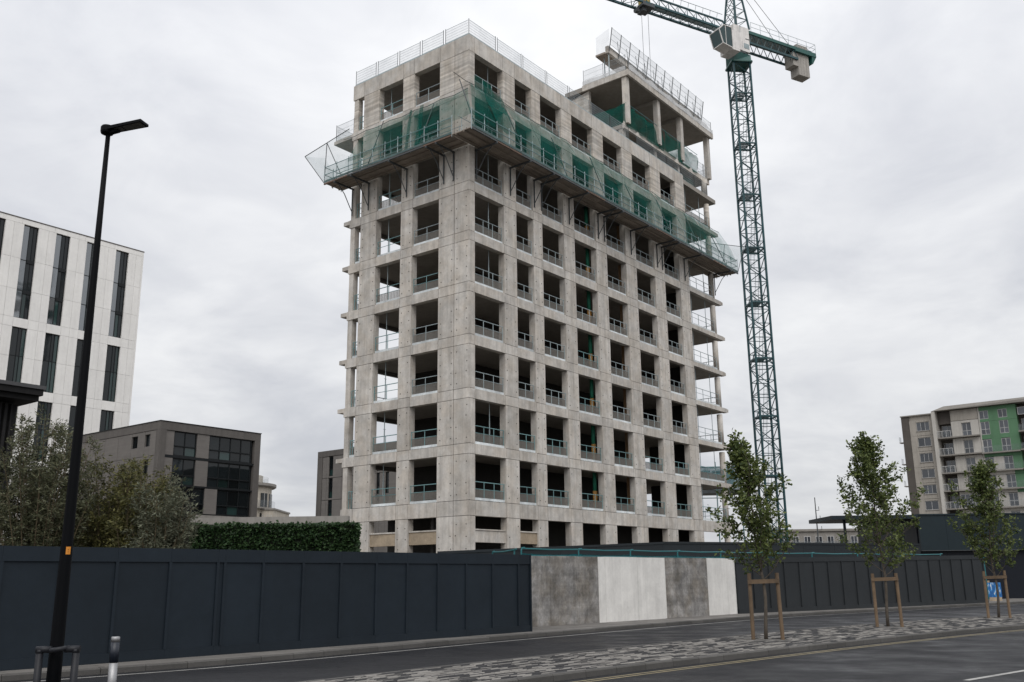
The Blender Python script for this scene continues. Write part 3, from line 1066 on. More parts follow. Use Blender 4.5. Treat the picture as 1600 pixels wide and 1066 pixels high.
V, F = leaf_cloud(P, np.tile(np.array([.9, -.2, -.3]), (n, 1)), 0.15, 0.8, 0.5, 0.2)
leaves('end_foliage', V, F, 'leaf_hedge', hg)
gw = thing('garden_wall', 'grey rendered wall with pale coping rising just above the hedge', 'wall', (-18.5, 46.0, 0.0), R(-1))
box('wall_body', 'grey_band', gw, 0, 10.6, 0, .3, 0, 4.42)
box('coping', 'coping', gw, -.05, 10.65, -.06, .36, 4.423, 4.75)

# ------------------------------------------------------------------ the concrete tower
TC = (-2.452, 52.793, 0.0)
TRZ = R(52.1)                       # local x runs along the long right face, local y along the left face
tower = thing('concrete_tower', 'unfinished concrete tower block with open window bays and green netting round its upper floors', 'building', TC, TRZ)
ZF = [0.0, 6.0] + [6.0 + 3.15 * k for k in range(1, 9)] + [34.36]          # floor levels F0..F10
BH = 0.57
PIER_R = [(0.0, 0.52), (3.33, 4.58), (6.38, 7.36), (9.83, 11.10), (13.80, 15.19), (17.84, 19.32), (22.13, 23.68), (26.22, 27.78)]
OPEN_R = [(PIER_R[i][1], PIER_R[i + 1][0]) for i in range(7)]
PIER_L = [(0.0, 1.17), (1.17, 2.42), (4.65, 5.65), (7.87, 9.32)]
OPEN_L = [(2.42, 4.65), (5.65, 7.87)]
G = 0.022                            # half joint
DP = 0.46                            # pier depth


def beam_z(k):
    """bottom and top of the edge beam at floor k"""
    if k == 1:
        return 5.18, 6.0
    if k == 10:
        return 33.62, 34.70
    return ZF[k] - BH, ZF[k]


def jit(a=0.004):
    return random.uniform(-a, a)


ties = MB()


def tie(face, u, z):
    r = 0.040
    o = len(ties.v)
    n = 6
    for k in range(n):
        a = k * math.pi / 3
        p = (u + r * math.cos(a), -0.004, z + r * math.sin(a)) if face == 'R' else (-0.004, u + r * math.cos(a), z + r * math.sin(a))
        ties.v.append(p)
    for k in range(n):
        a = k * math.pi / 3
        p = (u + r * math.cos(a), 0.02, z + r * math.sin(a)) if face == 'R' else (0.02, u + r * math.cos(a), z + r * math.sin(a))
        ties.v.append(p)
    ties.f.append(tuple(range(o, o + n)))
    ties.f += [(o + k, o + (k + 1) % n, o + n + (k + 1) % n, o + n + k) for k in range(n)]


for k in range(10):
    z0 = beam_z(k)[1] if k else 0.0
    z1 = beam_z(k + 1)[0]
    mm = 'concrete_board' if k == 9 else 'concrete'
    for i, (a, b) in enumerate(PIER_R):
        j = jit(.003)
        if i == 0:                 # the corner strip of the right face
            box('concrete_pier', mm, tower, 0.10 + 0, b - 0.0, 0.0 + j, DP, z0 + G, z1 - G)
        else:
            box('concrete_pier', mm, tower, a, b, j, DP, z0 + G, z1 - G)
            for u in (a + .2, b - .2):
                for q in range(int((z1 - z0) / 0.62)):
                    if k < 9 and random.random() > .22:
                        tie('R', u + jit(.035), z0 + .33 + .62 * q + jit(.05))
    for i, (a, b) in enumerate(PIER_L):
        j = jit(.003)
        aa = 0.0 + j if i == 0 else a + (G if i == 1 else 0)
        bb = b - (G if i == 0 else 0)
        box('concrete_pier', mm, tower, 0.0 + j, (0.095 if i == 0 else DP), (-.001 if i == 0 else aa), bb, z0 + G, z1 - G)
        if i == 0:
            box('concrete_pier', mm, tower, 0.095, 0.50, DP + .004, bb - .004, z0 + G, z1 - G)
        us = (a + .2, b - .2) if b - a > .5 else (a + .2,)
        for u in us:
            for q in range(int((z1 - z0) / 0.62)):
                if k < 9 and random.random() > .22:
                    tie('L', u + jit(.035), z0 + .33 + .62 * q + jit(.05))
    # end columns
    box('corner_column', mm, tower, 0.05, 0.45, 9.93, 10.33, z0 + .004, z1 - .004) if k else box('corner_column', mm, tower, 0.05, 0.45, 9.93, 10.33, 0, z1 - .004)
    if k:
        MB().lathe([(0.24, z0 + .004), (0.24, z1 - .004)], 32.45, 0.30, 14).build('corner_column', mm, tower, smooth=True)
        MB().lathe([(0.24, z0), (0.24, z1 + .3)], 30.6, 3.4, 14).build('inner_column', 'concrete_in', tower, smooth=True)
    else:
        for (cx, cy) in ((32.45, .3), (29.6, 2.6)):
            MB().lathe([(0.24, 0), (0.24, z1 - .004)], cx, cy, 14).build('corner_column', mm, tower, smooth=True)

for k in range(1, 11):
    z0, z1 = beam_z(k)
    mm = 'concrete'
    j = jit(.003)
    # right face
    for i, (a, b) in enumerate(PIER_R):
        y0 = jit(.003)
        box('beam_node', mm, tower, (0.10 if i == 0 else a + G), b - G, y0, DP, z0 + .004, z1 - .004)
    for a, b in OPEN_R:
        box('edge_beam', mm, tower, a + G * .3, b - G * .3, jit(.003), 0.40, z0, z1)
    if k < 10:
        zt = z1
        box('edge_beam', mm, tower, 27.78 + G * .3, 33.35 if k < 6 else 33.6, 0.0, 0.35, (z1 - .35 if k > 1 else z0), z1)
    # left face
    box('beam_node', mm, tower, -0.002, 0.095, -.002, 1.17 - G, z0 + .004, z1 - .004)
    box('beam_node', mm, tower, 0.0, DP, 1.17 + G, 2.42 - G, z0 + .004, z1 - .004)
    for a, b in PIER_L[2:]:
        box('beam_node', mm, tower, jit(.003), DP, a + G, b - G, z0 + .004, z1 - .004)
    for a, b in OPEN_L:
        box('edge_beam', mm, tower, jit(.003), 0.40, a + G * .3, b - G * .3, z0, z1)
    box('edge_beam', mm, tower, 0.0, 0.40, 9.32 + G * .3, 10.40, z0, z1)
    # slab
    ym = 10.95 if 1 < k < 9 else 10.4
    xe = 33.3 if k < 6 else 33.55
    if k == 10:
        box('floor_slab', 'soffit', tower, 0.42, 27.7, 0.42, 10.3, 34.1, 34.36)
        box('floor_slab', 'soffit', tower, 27.72, 33.8, 0.02, 10.3, 34.0, 34.36)
    else:
        box('floor_slab', 'soffit', tower, 0.42, xe, 0.42, 10.30, z1 - .26, z1 - .012)
        box('slab_nib', 'concrete', tower, 0.03, 1.6, 10.41, ym + .05, z1 - .26, z1 - .004) if ym > 10.5 else None
        box('slab_nib', 'concrete', tower, 33.36 if k < 6 else 33.61, 33.50 if k < 6 else 33.8, -.03, 0.4, z1 - .30, z1 - .05)
        box('slab_edge', 'concrete', tower, xe + .003, xe + .03, 0.36, 10.3, z1 - .32, z1 - .004)
    # back face: edge beam and columns, seen through the open bays
    if k < 10:
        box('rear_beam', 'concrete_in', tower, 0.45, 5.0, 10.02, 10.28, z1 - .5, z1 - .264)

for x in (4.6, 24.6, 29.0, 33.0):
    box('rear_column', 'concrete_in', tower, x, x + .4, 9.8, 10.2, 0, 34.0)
ties.build('tie_holes', 'tie', tower, kind='stuff')

# lift and stair core and cross walls behind the openings
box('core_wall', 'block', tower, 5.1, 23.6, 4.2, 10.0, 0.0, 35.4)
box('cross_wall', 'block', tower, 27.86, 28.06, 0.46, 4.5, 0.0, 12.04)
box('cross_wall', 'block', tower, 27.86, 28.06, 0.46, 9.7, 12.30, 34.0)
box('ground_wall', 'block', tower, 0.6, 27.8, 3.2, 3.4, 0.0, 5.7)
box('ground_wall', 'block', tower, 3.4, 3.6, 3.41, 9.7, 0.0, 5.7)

# ground floor mid beams
for i in (0, 1):
    a, b = OPEN_R[i]
    box('mid_beam', 'concrete' if i == 0 else 'precast', tower, a + .004, b - .004, .12, .40, 3.75, 4.40)
    box('beam_cap', 'concrete', tower, a + .004, b - .004, .07, .45, 4.403, 4.47)
for a, b in OPEN_L:
    box('mid_beam', 'precast', tower, .12, .40, a + .004, b - .004, 3.70, 4.40)
    box('beam_cap', 'concrete', tower, .07, .45, a + .004, b - .004, 4.403, 4.48)

# ---- guard rails in the openings: one of each width, then copies per floor
def guard_parts(ln, teal):
    st = 'teal_steel' if teal else 'galv'
    fr = MB()
    n = 2 if ln < 2.3 else 3
    for i in range(n + 1):
        x = 0.06 + (ln - .12) * i / n
        fr.tube([(x, 0, 0.0), (x, 0, 1.08)], .022, 6)
    fr.tube([(0.02, 0, 1.06), (ln - .02, 0, 1.06)], .026, 6)
    fr.tube([(0.02, 0, 0.66), (ln - .02, 0, 0.66)], .018, 6)
    toe = MB().box(.03, ln - .03, -.045, -.02, 0.03, 0.17)
    pan = MB().add([(.06, .0, .19), (ln - .06, .0, .19), (ln - .06, .0, .66), (.06, .0, .66)], [(0, 1, 2, 3)])
    for i in range(int(ln / .13)):
        x = .08 + i * .13
        if x < ln - .07:
            pan.box(x - .011, x + .011, -.012, .012, .18, .66)
    return fr.mesh('guard_rail', st), toe.mesh('toe_board', 'toe'), pan.mesh('mesh_panel', 'mesh_grey')


GP = {}


def guard(parent, u0, u1, z, face, inset=0.16, teal=False, mesh=True, toe=True, fixed=None):
    ln = round(u1 - u0, 2)
    key = (ln, teal)
    if key not in GP:
        GP[key] = guard_parts(ln, teal)
    fr, to, pa = GP[key]
    o = link('guard_rail', fr, parent)
    if face == 'R':
        o.location = (u0, inset, z)
    elif face == 'L':                       # local x runs along +y; outward side is -x
        o.location = (inset, u1, z)
        o.rotation_euler = (0, 0, -math.pi / 2)
    elif face == 'E':                       # right end
        o.location = (inset, u0, z)
        o.rotation_euler = (0, 0, math.pi / 2)
    elif face == 'B':
        o.location = (u1, inset, z)
        o.rotation_euler = (0, 0, math.pi)
    if toe:
        link('toe_board', to, o, (0, 0, jit(.015)))
    if mesh:
        link('mesh_panel', pa, o)
    return o


for k in range(1, 10):
    z = ZF[k] + 0.002
    for i, (a, b) in enumerate(OPEN_R):
        guard(tower, a, b, z, 'R', teal=(k < 3 or (k < 5 and i in (3,))))
    for i, (a, b) in enumerate(OPEN_L):
        guard(tower, a, b, z, 'L', teal=(k < 3 or i == 1 or k == 5), mesh=not (i == 1 and k in (3, 4, 6)))
    guard(tower, 9.34, 9.91, z, 'L', teal=True, mesh=False, toe=k % 2 == 0)
    guard(tower, 27.80, 32.18, z, 'R', teal=k < 3, mesh=k in (2, 9), toe=True, inset=.12)
    for a, b in ((0.55, 3.5), (3.5, 6.9), (6.9, 10.2)):
        guard(tower, a, b, z, 'E', inset=33.15, mesh=False, toe=k < 5, teal=k < 3)
    for x in (28.9, 31.4):
        MB().tube([(x, .5, z), (x, .5, ZF[k + 1] - .28 if k < 9 else 34.0)], .024, 6).build('end_bay_tube', 'galv', tower)
    guard(tower, 28.3, 32.6, z, 'R', inset=5.6, mesh=False, toe=False)
    guard(tower, 0.5, 4.6, z, 'B', inset=10.15, mesh=k in (2, 4, 5), toe=True)
    guard(tower, 25.0, 29.0, z, 'B', inset=10.15, mesh=False)
    guard(tower, 29.4, 33.0, z, 'B', inset=10.15, mesh=False)
    if k in (3, 4, 6):                      # pale loose sheeting hung low on the back edge
        MB().grid(lambda u, v: (0.6 + 3.4 * u, 10.22 + .03 * math.sin(7 * u), ZF[k] + .05 + (.75 - .35 * u + .05 * math.sin(11 * u)) * v), 8, 3).build('edge_sheeting', 'sheet', tower)

# partitions of tan board behind the fifth bay
for k in range(1, 8):
    box('tan_partition', 'tan_board', tower, 18.75, 18.85, 0.62, 1.25, ZF[k], ZF[k + 1] - .27)

# ---- props on the floors
ORD = ['ground', 'first', 'second', 'third', 'fourth', 'fifth', 'sixth', 'seventh', 'eighth', 'ninth']


def to_world(x, y, z=0.0):
    c, s = math.cos(TRZ), math.sin(TRZ)
    return (TC[0] + c * x - s * y, TC[1] + s * x + c * y, z)


for k in range(1, 8):
    z = ZF[k] - .012
    t = thing('steel_prop', 'green and tan steel prop in the fourth right-face bay from the corner, %s floor' % ORD[k], 'prop', to_world(14.1, 0.95, z), TRZ, 'props standing on the open floors')
    h = ZF[k + 1] - .26 - z
    MB().tube([(0, 0, .02), (0, 0, h * .5)], .16, 10).build('lower_tube', 'prop_tan', t, smooth=True)
    MB().tube([(0, 0, h * .5), (0, 0, h - .02)], .14, 10).build('upper_tube', 'prop_green', t, smooth=True)
    MB().box(-.2, .2, -.2, .2, 0, .018).build('base_plate', 'dark_steel', t)
    MB().box(-.2, .2, -.2, .2, h - .02, h - .002).build('head_plate', 'dark_steel', t)
for k in range(1, 10):
    z = ZF[k] - .012
    h = (ZF[k + 1] - .26 if k < 9 else 34.1) - z
    for (x, y, nm, rot) in ((2.55, 0.62, 'first right-face bay from the corner', 0), (0.62, 7.35, 'outer left-face bay', 0)):
        if (x < 1) or k in (2, 5, 6, 7, 8, 9):
            t = thing('thin_prop', 'slender galvanised prop in the %s, %s floor' % (nm, ORD[k]), 'prop', to_world(x, y, z), TRZ, 'slender props in the open bays')
            MB().tube([(0, 0, .0), (0, 0, h * .55)], .036, 7).build('outer_tube', 'galv', t)
            MB().tube([(0, 0, h * .55), (0, 0, h - .002)], .027, 7).build('inner_tube', 'galv', t)
            MB().tube([(-.1, 0, h * .55), (.1, 0, h * .55)], .012, 5).build('pin', 'dark_steel', t)

# ---- roof edge protection
def roof_rail(parent, p, q, z, n, h=1.02, tilt=0.0, mesh='net_pale', nx=(0, 0), wires=5, dbl=True):
    p, q = np.array(p, float), np.array(q, float)
    nx = np.array(nx, float) * tilt
    ln = np.linalg.norm(q - p)
    d = (q - p) / ln
    for i in range(n + 1):
        b = p + (q - p) * i / n
        for off in ((-.09, .09) if dbl and 0 < i < n else (0,)):
            c = b + d * off
            MB().tube([(c[0], c[1], z), (c[0] + nx[0], c[1] + nx[1], z + h + .06)], .022, 5).build('rail_post', 'dark_steel', parent)
    for i in range(n):
        a, b = p + (q - p) * (i + .06 / ln * n) / n, p + (q - p) * (i + 1 - .06 / ln * n) / n
        mb = MB()
        for w in range(wires + 1):
            f = .06 + .92 * w / wires
            mb.tube([(a[0] + nx[0] * f, a[1] + nx[1] * f, z + h * f), (b[0] + nx[0] * f, b[1] + nx[1] * f, z + h * f)], .0065 if 0 < w < wires else .012, 4)
        mb.build('rail_wires', 'galv', parent)
        if mesh:
            MB().add([(a[0], a[1], z + .06), (b[0], b[1], z + .06), (b[0] + nx[0], b[1] + nx[1], z + h), (a[0] + nx[0], a[1] + nx[1], z + h)], [(0, 1, 2, 3)]).build('mesh_panel', mesh, parent)


box('roof_kerb_strip', 'galv', tower, 0.02, 27.7, 0.03, 0.22, 34.703, 34.79)
box('roof_kerb_strip', 'galv', tower, 0.03, 0.22, 0.23, 10.3, 34.703, 34.79)
roof_rail(tower, (0.1, 0.1), (0.1, 10.3), 34.79, 5)
roof_rail(tower, (0.1, 0.1), (19.2, 0.1), 34.79, 7)
roof_rail(tower, (20.4, 0.1), (32.4, 0.1), 34.40, 5, h=1.1)

# ---- raised storey at the far end of the roof
box('roof_slab', 'soffit', tower, 19.5, 33.9, 0.75, 9.9, 36.15, 36.48)
box('roof_slab_edge', 'concrete', tower, 19.4, 33.95, 0.55, 0.747, 36.05, 36.50)
box('roof_slab', 'soffit', tower, 19.52, 34.15, 0.22, 6.2, 40.55, 40.95)
box('roof_slab_edge', 'concrete', tower, 19.40, 34.25, 0.02, 0.217, 40.50, 41.0)
box('roof_slab_edge', 'concrete', tower, 19.40, 19.517, 0.22, 4.4, 40.50, 41.0)
for i, x in enumerate((19.75, 24.7, 28.7, 33.75)):
    MB().box(x - .22, x + .22, .30, .72, 36.505, 40.545).build('roof_column', 'concrete', tower)
    MB().box(x - .2, x + .2, .80, 1.2, 34.4, 36.145).build('roof_column', 'concrete', tower)
for i, x in enumerate((20.0, 26.5, 33.6)):
    MB().box(x - .22, x + .22, 5.4, 5.8, 36.49, 40.545).build('roof_column', 'concrete_in', tower)
box('beam_soffit', 'soffit', tower, 24.5, 24.9, .75, 6.1, 40.25, 40.545)
box('beam_soffit', 'soffit', tower, 28.5, 28.9, .75, 6.1, 40.25, 40.545)
# concrete stair wall with a sloping top
MB().hexa([(19.7, 3.95, 34.37), (20.0, 3.95, 34.37), (20.0, 7.0, 34.37), (19.7, 7.0, 34.37)], [(19.7, 3.95, 40.54), (20.0, 3.95, 40.54), (20.0, 7.0, 39.9), (19.7, 7.0, 39.9)]).build('stair_wall', 'concrete_board', tower)
MB().box(20.0, 27.0, 4.9, 5.3, 36.49, 40.54).build('stair_wall', 'concrete_in', tower)
MB().hexa([(15.6, 5.0, 34.37), (19.69, 5.0, 34.37), (19.69, 5.3, 34.37), (15.6, 5.3, 34.37)], [(15.6, 5.0, 36.6), (19.69, 5.0, 39.6), (19.69, 5.3, 39.6), (15.6, 5.3, 36.6)]).build('stair_wall', 'concrete', tower)
# end columns of the raised storey's lower level and slab lips at the far end
MB().lathe([(0.23, 34.37), (0.23, 36.04)], 32.6, 0.4, 14).build('corner_column', 'concrete', tower, smooth=True)

# roof top guard: rails on the left edge, white sheeting, an upstand beam with leaning mesh panels
roof_rail(tower, (19.5, 0.3), (19.5, 4.3), 40.955 + .05, 2, h=1.35, wires=3)
MB().grid(lambda u, v: (19.39, 0.25 + 4.1 * u, 41.02 + (.32 + .05 * math.sin(9 * u)) * v), 8, 2).build('edge_sheeting', 'sheet', tower)
MB().grid(lambda u, v: (19.5 + 14.7 * u, -.01 - .02 * math.sin(23 * u), 40.98 + (.40 + .10 * math.sin(31 * u) + .06 * math.sin(57 * u)) * v), 60, 3).build('edge_sheeting', 'sheet', tower)
GS0, GS1, GT, GZ = 19.9, 36.2, 2.0, 43.45
box('upstand_beam', 'concrete', tower, GS0, GS1, GT + .05, GT + .35, GZ, GZ + .62)
for i in range(7):
    x = GS0 + .25 + (GS1 - GS0 - .5) * i / 6
    MB().tube([(min(x, 34.0), GT + .2, 40.955), (x, GT + .2, GZ - .003)], .05, 6).build('beam_prop', 'galv', tower)
MB().tube([(GS0 + .45, GT + .75, 40.955), (GS0 + .45, GT + .75, GZ)], .05, 6).build('beam_prop', 'galv', tower)
box('beam_end_deck', 'plank', tower, GS0 - .1, GS0 + 3.4, GT + .353, GT + 1.25, GZ - .05, GZ + .10)
n = 11
for i in range(n + 1):
    x = GS0 + .05 + (GS1 - GS0 - .1) * i / n
    MB().tube([(x, GT + .03, GZ + .1), (x, GT - .10, GZ + .7), (x, GT - .34, GZ + 2.15)], .036, 6).build('guard_post', 'dark_steel', tower)
    if 0 < i:
        MB().tube([(x, GT, GZ + .65), (x - .45, GT - .18, GZ + 1.4)], .022, 5).build('guard_stay', 'dark_steel', tower)
    if i < n:
        x1 = x + (GS1 - GS0 - .1) / n
        MB().grid(lambda u, v: (x + .05 + (x1 - x - .1) * u, GT - .11 - .22 * v + .03 * math.sin(3.1 * u), GZ + .68 + 1.42 * v), 4, 3).build('mesh_panel', 'net_pale', tower)
        mb = MB()
        for f in (0, .33, .66, 1):
            mb.tube([(x + .05, GT - .115 - .22 * f, GZ + .68 + 1.42 * f), (x1 - .05, GT - .115 - .22 * f, GZ + .68 + 1.42 * f)], .012, 4)
        mb.build('panel_wires', 'galv', tower)
MB().tube([(GS0, GT - .02, GZ + .45), (GS1, GT - .02, GZ + .45)], .03, 6).build('ledger_tube', 'dark_steel', tower)
MB().grid(lambda u, v: (GS0 - .05, GT - .1 + 1.3 * u, GZ + .3 + 1.8 * v - .4 * u), 4, 4).build('mesh_panel', 'net_pale', tower)
roof_rail(tower, (19.6, 0.12), (34.1, 0.12), 41.0, 6, h=1.1, wires=3)

# netting hung on the raised slab
def wavy_net(p, q, z0, z1, out_, m, amp=.12, seed=0, nu=14, nv=5, lean=0.0):
    p, q = np.array(p, float), np.array(q, float)
    o = np.array(out_, float)

    def fn(u, v):
        w = amp * mnoise.noise(Vector((u * 4 + seed, v * 2, seed * 1.7)))
        b = p + (q - p) * u + o * (w + lean * v + .10 * math.sin(math.pi * v))
        return (b[0], b[1], z0 + (z1 - z0) * v - .10 * math.sin(math.pi * u) * v)
    return MB().grid(fn, nu, nv).build('net_panel', m, tower)


for i in range(4):
    a, b = 19.6 + 3.0 * i, 19.6 + 3.0 * (i + 1)
    wavy_net((a, .5), (b - .05, .5), 36.25, 38.15 + jit(.1), (0, -1), 'net_dense', .22, 3 + i)
    wavy_net((a, .9), (b - .05, .9), 34.5, 35.75, (0, -1), 'net', .15, 13 + i)
wavy_net((19.55, .5), (19.55, 3.9), 36.3, 38.2, (-1, 0), 'net_dense', .15, 9)
roof_rail(tower, (31.7, 0.5), (33.9, 0.5), 36.5, 2, h=1.1, wires=3)
roof_rail(tower, (33.85, 0.5), (33.85, 6), 36.5, 2, h=1.1, wires=3)
MB().tube([(19.5, .42, 38.2), (31.6, .42, 38.1)], .025, 5).build('net_tube', 'teal_paint', tower)

# ninth floor balcony slab at the left end
box('end_balcony', 'concrete', tower, 0.1, 4.2, 10.42, 12.35, 30.95, 31.19)
roof_rail(tower, (0.2, 12.25), (4.0, 12.25), 31.2, 2, h=1.2, wires=3, dbl=False)
roof_rail(tower, (0.2, 10.5), (0.2, 12.25), 31.2, 1, h=1.2, wires=3, dbl=False)

# ------------------------------------------------------------------ the protection platform round the tower
plat = thing('protection_platform', 'scaffold platform of planks on brackets with rails and green netting round the upper tower', 'scaffold', TC, TRZ)
DO, DZ = 1.62, 27.22
SE, TE = 33.85, 11.2


def run(face):
    if face == 'R':
        return -DO, SE, lambda u, d, z: (u, -d, z)
    return 0.0, TE, lambda u, d, z: (-d, u, z)


def obox(mb, P, u0, u1, d0, d1, z0, z1):
    a = [P(u0, d0, z0), P(u1, d0, z0), P(u1, d1, z0), P(u0, d1, z0)]
    b = [P(u0, d0, z1), P(u1, d0, z1), P(u1, d1, z1), P(u0, d1, z1)]
    return mb.hexa(a, b)


for face in ('R', 'L'):
    u0, u1, P = run(face)
    nb = round((u1 - u0) / 2.35)
    st = (u1 - u0) / nb
    for i in range(nb):
        a, b = u0 + st * i, u0 + st * (i + 1)
        for w in range(6):
            d0 = .04 + w * .262
            zz = DZ + jit(.008)
            obox(MB(), P, a + .01 + jit(.008), b - .01 + jit(.008), d0, d0 + .25, zz, zz + .05).build('deck_board', 'plank', plat)
        obox(MB(), P, a + .005, b - .005, DO - .02, DO + .02, DZ + .055, DZ + .19).build('toe_board', 'deck_edge', plat)
        obox(MB(), P, a + .004, b - .004, DO - .06, DO + .03, DZ - .09, DZ - .003).build('edge_bearer', 'rust' if (i + (face == 'L')) % 4 == 1 else 'dark_steel', plat)
        for (zr, rr) in ((.62, .024), (1.15, .026)):
            MB().tube([P(a, DO - .03, DZ + zr), P(b, DO - .03, DZ + zr)], rr, 6).build('guard_tube', 'teal_steel', plat)
        MB().add([P(a + .03, DO - .05, DZ + .24), P(b - .03, DO - .05, DZ + .24), P(b - .03, DO - .05, DZ + 1.12), P(a + .03, DO - .05, DZ + 1.12)], [(0, 1, 2, 3)]).build('mesh_panel', 'net', plat)
        for u in (a, (a + b) / 2):
            MB().tube([P(u, DO - .05, DZ - .1), P(u, DO - .05, DZ + 1.3)], .027, 6).build('rail_post', 'galv', plat)
        # inner stanchions seen through the net
        MB().tube([P(a + .3, .55, DZ + .05), P(a + .3, .55, DZ + 1.1)], .022, 6).build('inner_post', 'galv', plat)
        MB().tube([P(a, .55, DZ + 1.05), P(b, .55, DZ + 1.05)], .022, 6).build('inner_tube', 'galv', plat)
        # net from the outer edge up and in to the face, between leaning tubes
        ztop = 31.35 if face == 'R' else 30.95
        sd = i * 3.3 + (0 if face == 'R' else 50)

        def netf(u, v, a=a, b=b, i=i):
            if i == 0:
                a = -DO * (1 - v)
            w = .13 * mnoise.noise(Vector((u * 2.2 + sd, v * 2.4, 1.3))) + .07 * mnoise.noise(Vector((u * 6.5 + sd, v * 2.0, 4.3)))
            d = DO - .08 - (DO - .16) * v ** 1.3 + .14 * math.sin(math.pi * v) * math.sin(math.pi * u) + w
            z = DZ + .9 + (ztop - DZ - .9) * v - .10 * math.sin(math.pi * u) * v ** 3
            return P(a + (b - a) * u, max(d, .03), z)
        if not (face == 'L' and i == nb - 1):
            MB().grid(netf, 20, 14).build('net_panel', 'net', plat)
        if i % 2 == (0 if face == 'R' else 1):
            MB().tube([P(a + .5, DO - .1, DZ + .1), P(a + .5, .20, 31.0 - (.25 * (i % 3)))], .034, 6).build('net_strut', 'dark_steel', plat)
        MB().tube([P(a, .10, ztop - .02), P((a + b) / 2, .12, ztop - .13), P(b, .10, ztop - .02)], .020, 5).build('net_cord', 'dark_steel', plat)
    # brackets at the piers
    us = [0.26] + [(p[0] + p[1]) / 2 for p in PIER_R[1:]] + [32.4] if face == 'R' else [1.6, 5.15, 8.6, 10.15]
    for j, u in enumerate(us):
        for du in ((-.40, .40) if (face == 'R' and j in (2, 4, 6)) or (face == 'L' and j == 0) else (.35 if j == 0 else 0,)):
            b_ = MB()
            b_.bar(P(u + du, -.05, DZ - .17), P(u + du, DO + .08, DZ - .17), .07, .11)
            b_.tube([P(u + du, DO - .35, DZ - .25), P(u + du, .75, DZ - .75), P(u + du, .10, DZ - 1.75)], .03, 6)
            b_.bar(P(u + du, .06, DZ - .2), P(u + du, .06, DZ - 2.05), .07, .05)
            b_.build('bracket', 'dark_steel', plat)
    for dd in (.35, .95):
        obox(MB(), P, u0 + .01, u1 - .01, dd - .04, dd + .04, DZ - .07, DZ - .01).build('deck_joist', 'plank', plat)

# gathered folds of net at the corner and on the left face
for (x, y, w, ax) in ((-.9, 3.55, .35, 'L'), (-.85, 4.55, .22, 'L')):
    MB().grid(lambda u, v: (x + .5 * v, y + w * (u - .5) * (1.2 - .4 * v) + .04 * math.sin(14 * u), DZ + .1 + 3.55 * v), 6, 10).build('net_fold', 'net_dense', plat)
MB().grid(lambda u, v: (0.1 + 3.2 * u, -.30 - .5 * (1 - v) + .10 * math.sin(9 * u + 3 * v), 28.9 + 2.9 * v - 1.1 * u * v + .18 * math.sin(6 * u)), 14, 8).build('net_fold', 'net', plat)
MB().grid(lambda u, v: (1.1 + 2.0 * u, -.25 - .25 * (1 - v) + .10 * math.sin(11 * u + 2 * v), 30.2 + 1.75 * v * (1 - .45 * u)), 12, 6).build('net_fold', 'net_dense', plat)
# catch fans at both ends
fan = [((-1.62, 11.2, 27.25), (-1.85, 13.0, 29.6), (-1.0, 9.6, 30.9), (-.6, 9.2, 28.4))]
a, b, c, d = [np.array(p) for p in fan[0]]
MB().grid(lambda u, v: tuple((a * (1 - u) + d * u) * (1 - v) + (b * (1 - u) + c * u) * v), 6, 6).build('catch_net', 'net_grey', plat)
e = np.array((-.2, 11.2, 27.3))
f = np.array((-.4, 12.6, 29.9))
MB().grid(lambda u, v: tuple((a * (1 - u) + e * u) * (1 - v) + (b * (1 - u) + f * u) * v), 4, 4).build('catch_net', 'net_grey', plat)
for p, q in ((a, b), (b, c), ((a + d) / 2, (b + c) / 2), (a, (b + c) / 2)):
    MB().tube([tuple(p), tuple(q)], .028, 5).build('fan_tube', 'dark_steel', plat)
a2, b2, c2, d2 = np.array((33.85, -1.62, 27.3)), np.array((35.3, -1.7, 30.0)), np.array((34.6, 1.6, 31.0)), np.array((33.9, 1.4, 27.6))
MB().grid(lambda u, v: tuple((a2 * (1 - u) + d2 * u) * (1 - v) + (b2 * (1 - u) + c2 * u) * v), 6, 6).build('catch_net', 'net_grey', plat)
for p, q in ((a2, b2), (b2, c2), ((a2 + d2) / 2, (b2 + c2) / 2)):
    MB().tube([tuple(p), tuple(q)], .028, 5).build('fan_tube', 'dark_steel', plat)
for z in (.62, 1.15):
    MB().tube([(-DO, TE, DZ + z), (-.05, TE, DZ + z)], .025, 6).build('guard_tube', 'galv', plat)
    MB().tube([(SE, -DO, DZ + z), (SE, .8, DZ + z)], .025, 6).build('guard_tube', 'galv', plat)
for u in (0.0, .5, 1.0):
    MB().tube([(-DO + 1.5 * u, TE, DZ - .1), (-DO + 1.5 * u, TE, DZ + 1.3)], .027, 6).build('rail_post', 'galv', plat)
    MB().tube([(SE, -DO + 2 * u, DZ - .1), (SE, -DO + 2 * u, DZ + 1.3)], .027, 6).build('rail_post', 'galv', plat)
for w in range(6):
    d0 = .04 + w * .262
    MB().box(27.9, SE, d0, d0 + .25, DZ, DZ + .05).build('deck_board', 'plank', plat) if w < 3 else None

# ------------------------------------------------------------------ tower crane
CR = thing('tower_crane', 'teal tower crane with pale cabin standing behind the right end of the tower', 'crane', (25.35, 94.5, 0.0), R(29))
MR = R(-23)
W2 = 0.91


def rotm(p, a=MR):
    c, s = math.cos(a), math.sin(a)
    return (p[0] * c - p[1] * s, p[0] * s + p[1] * c, p[2])


SEC = 5.9
nsec = 9
H0 = 56.3 - SEC * nsec
CORN = [(-W2, -W2), (W2, -W2), (W2, W2), (-W2, W2)]


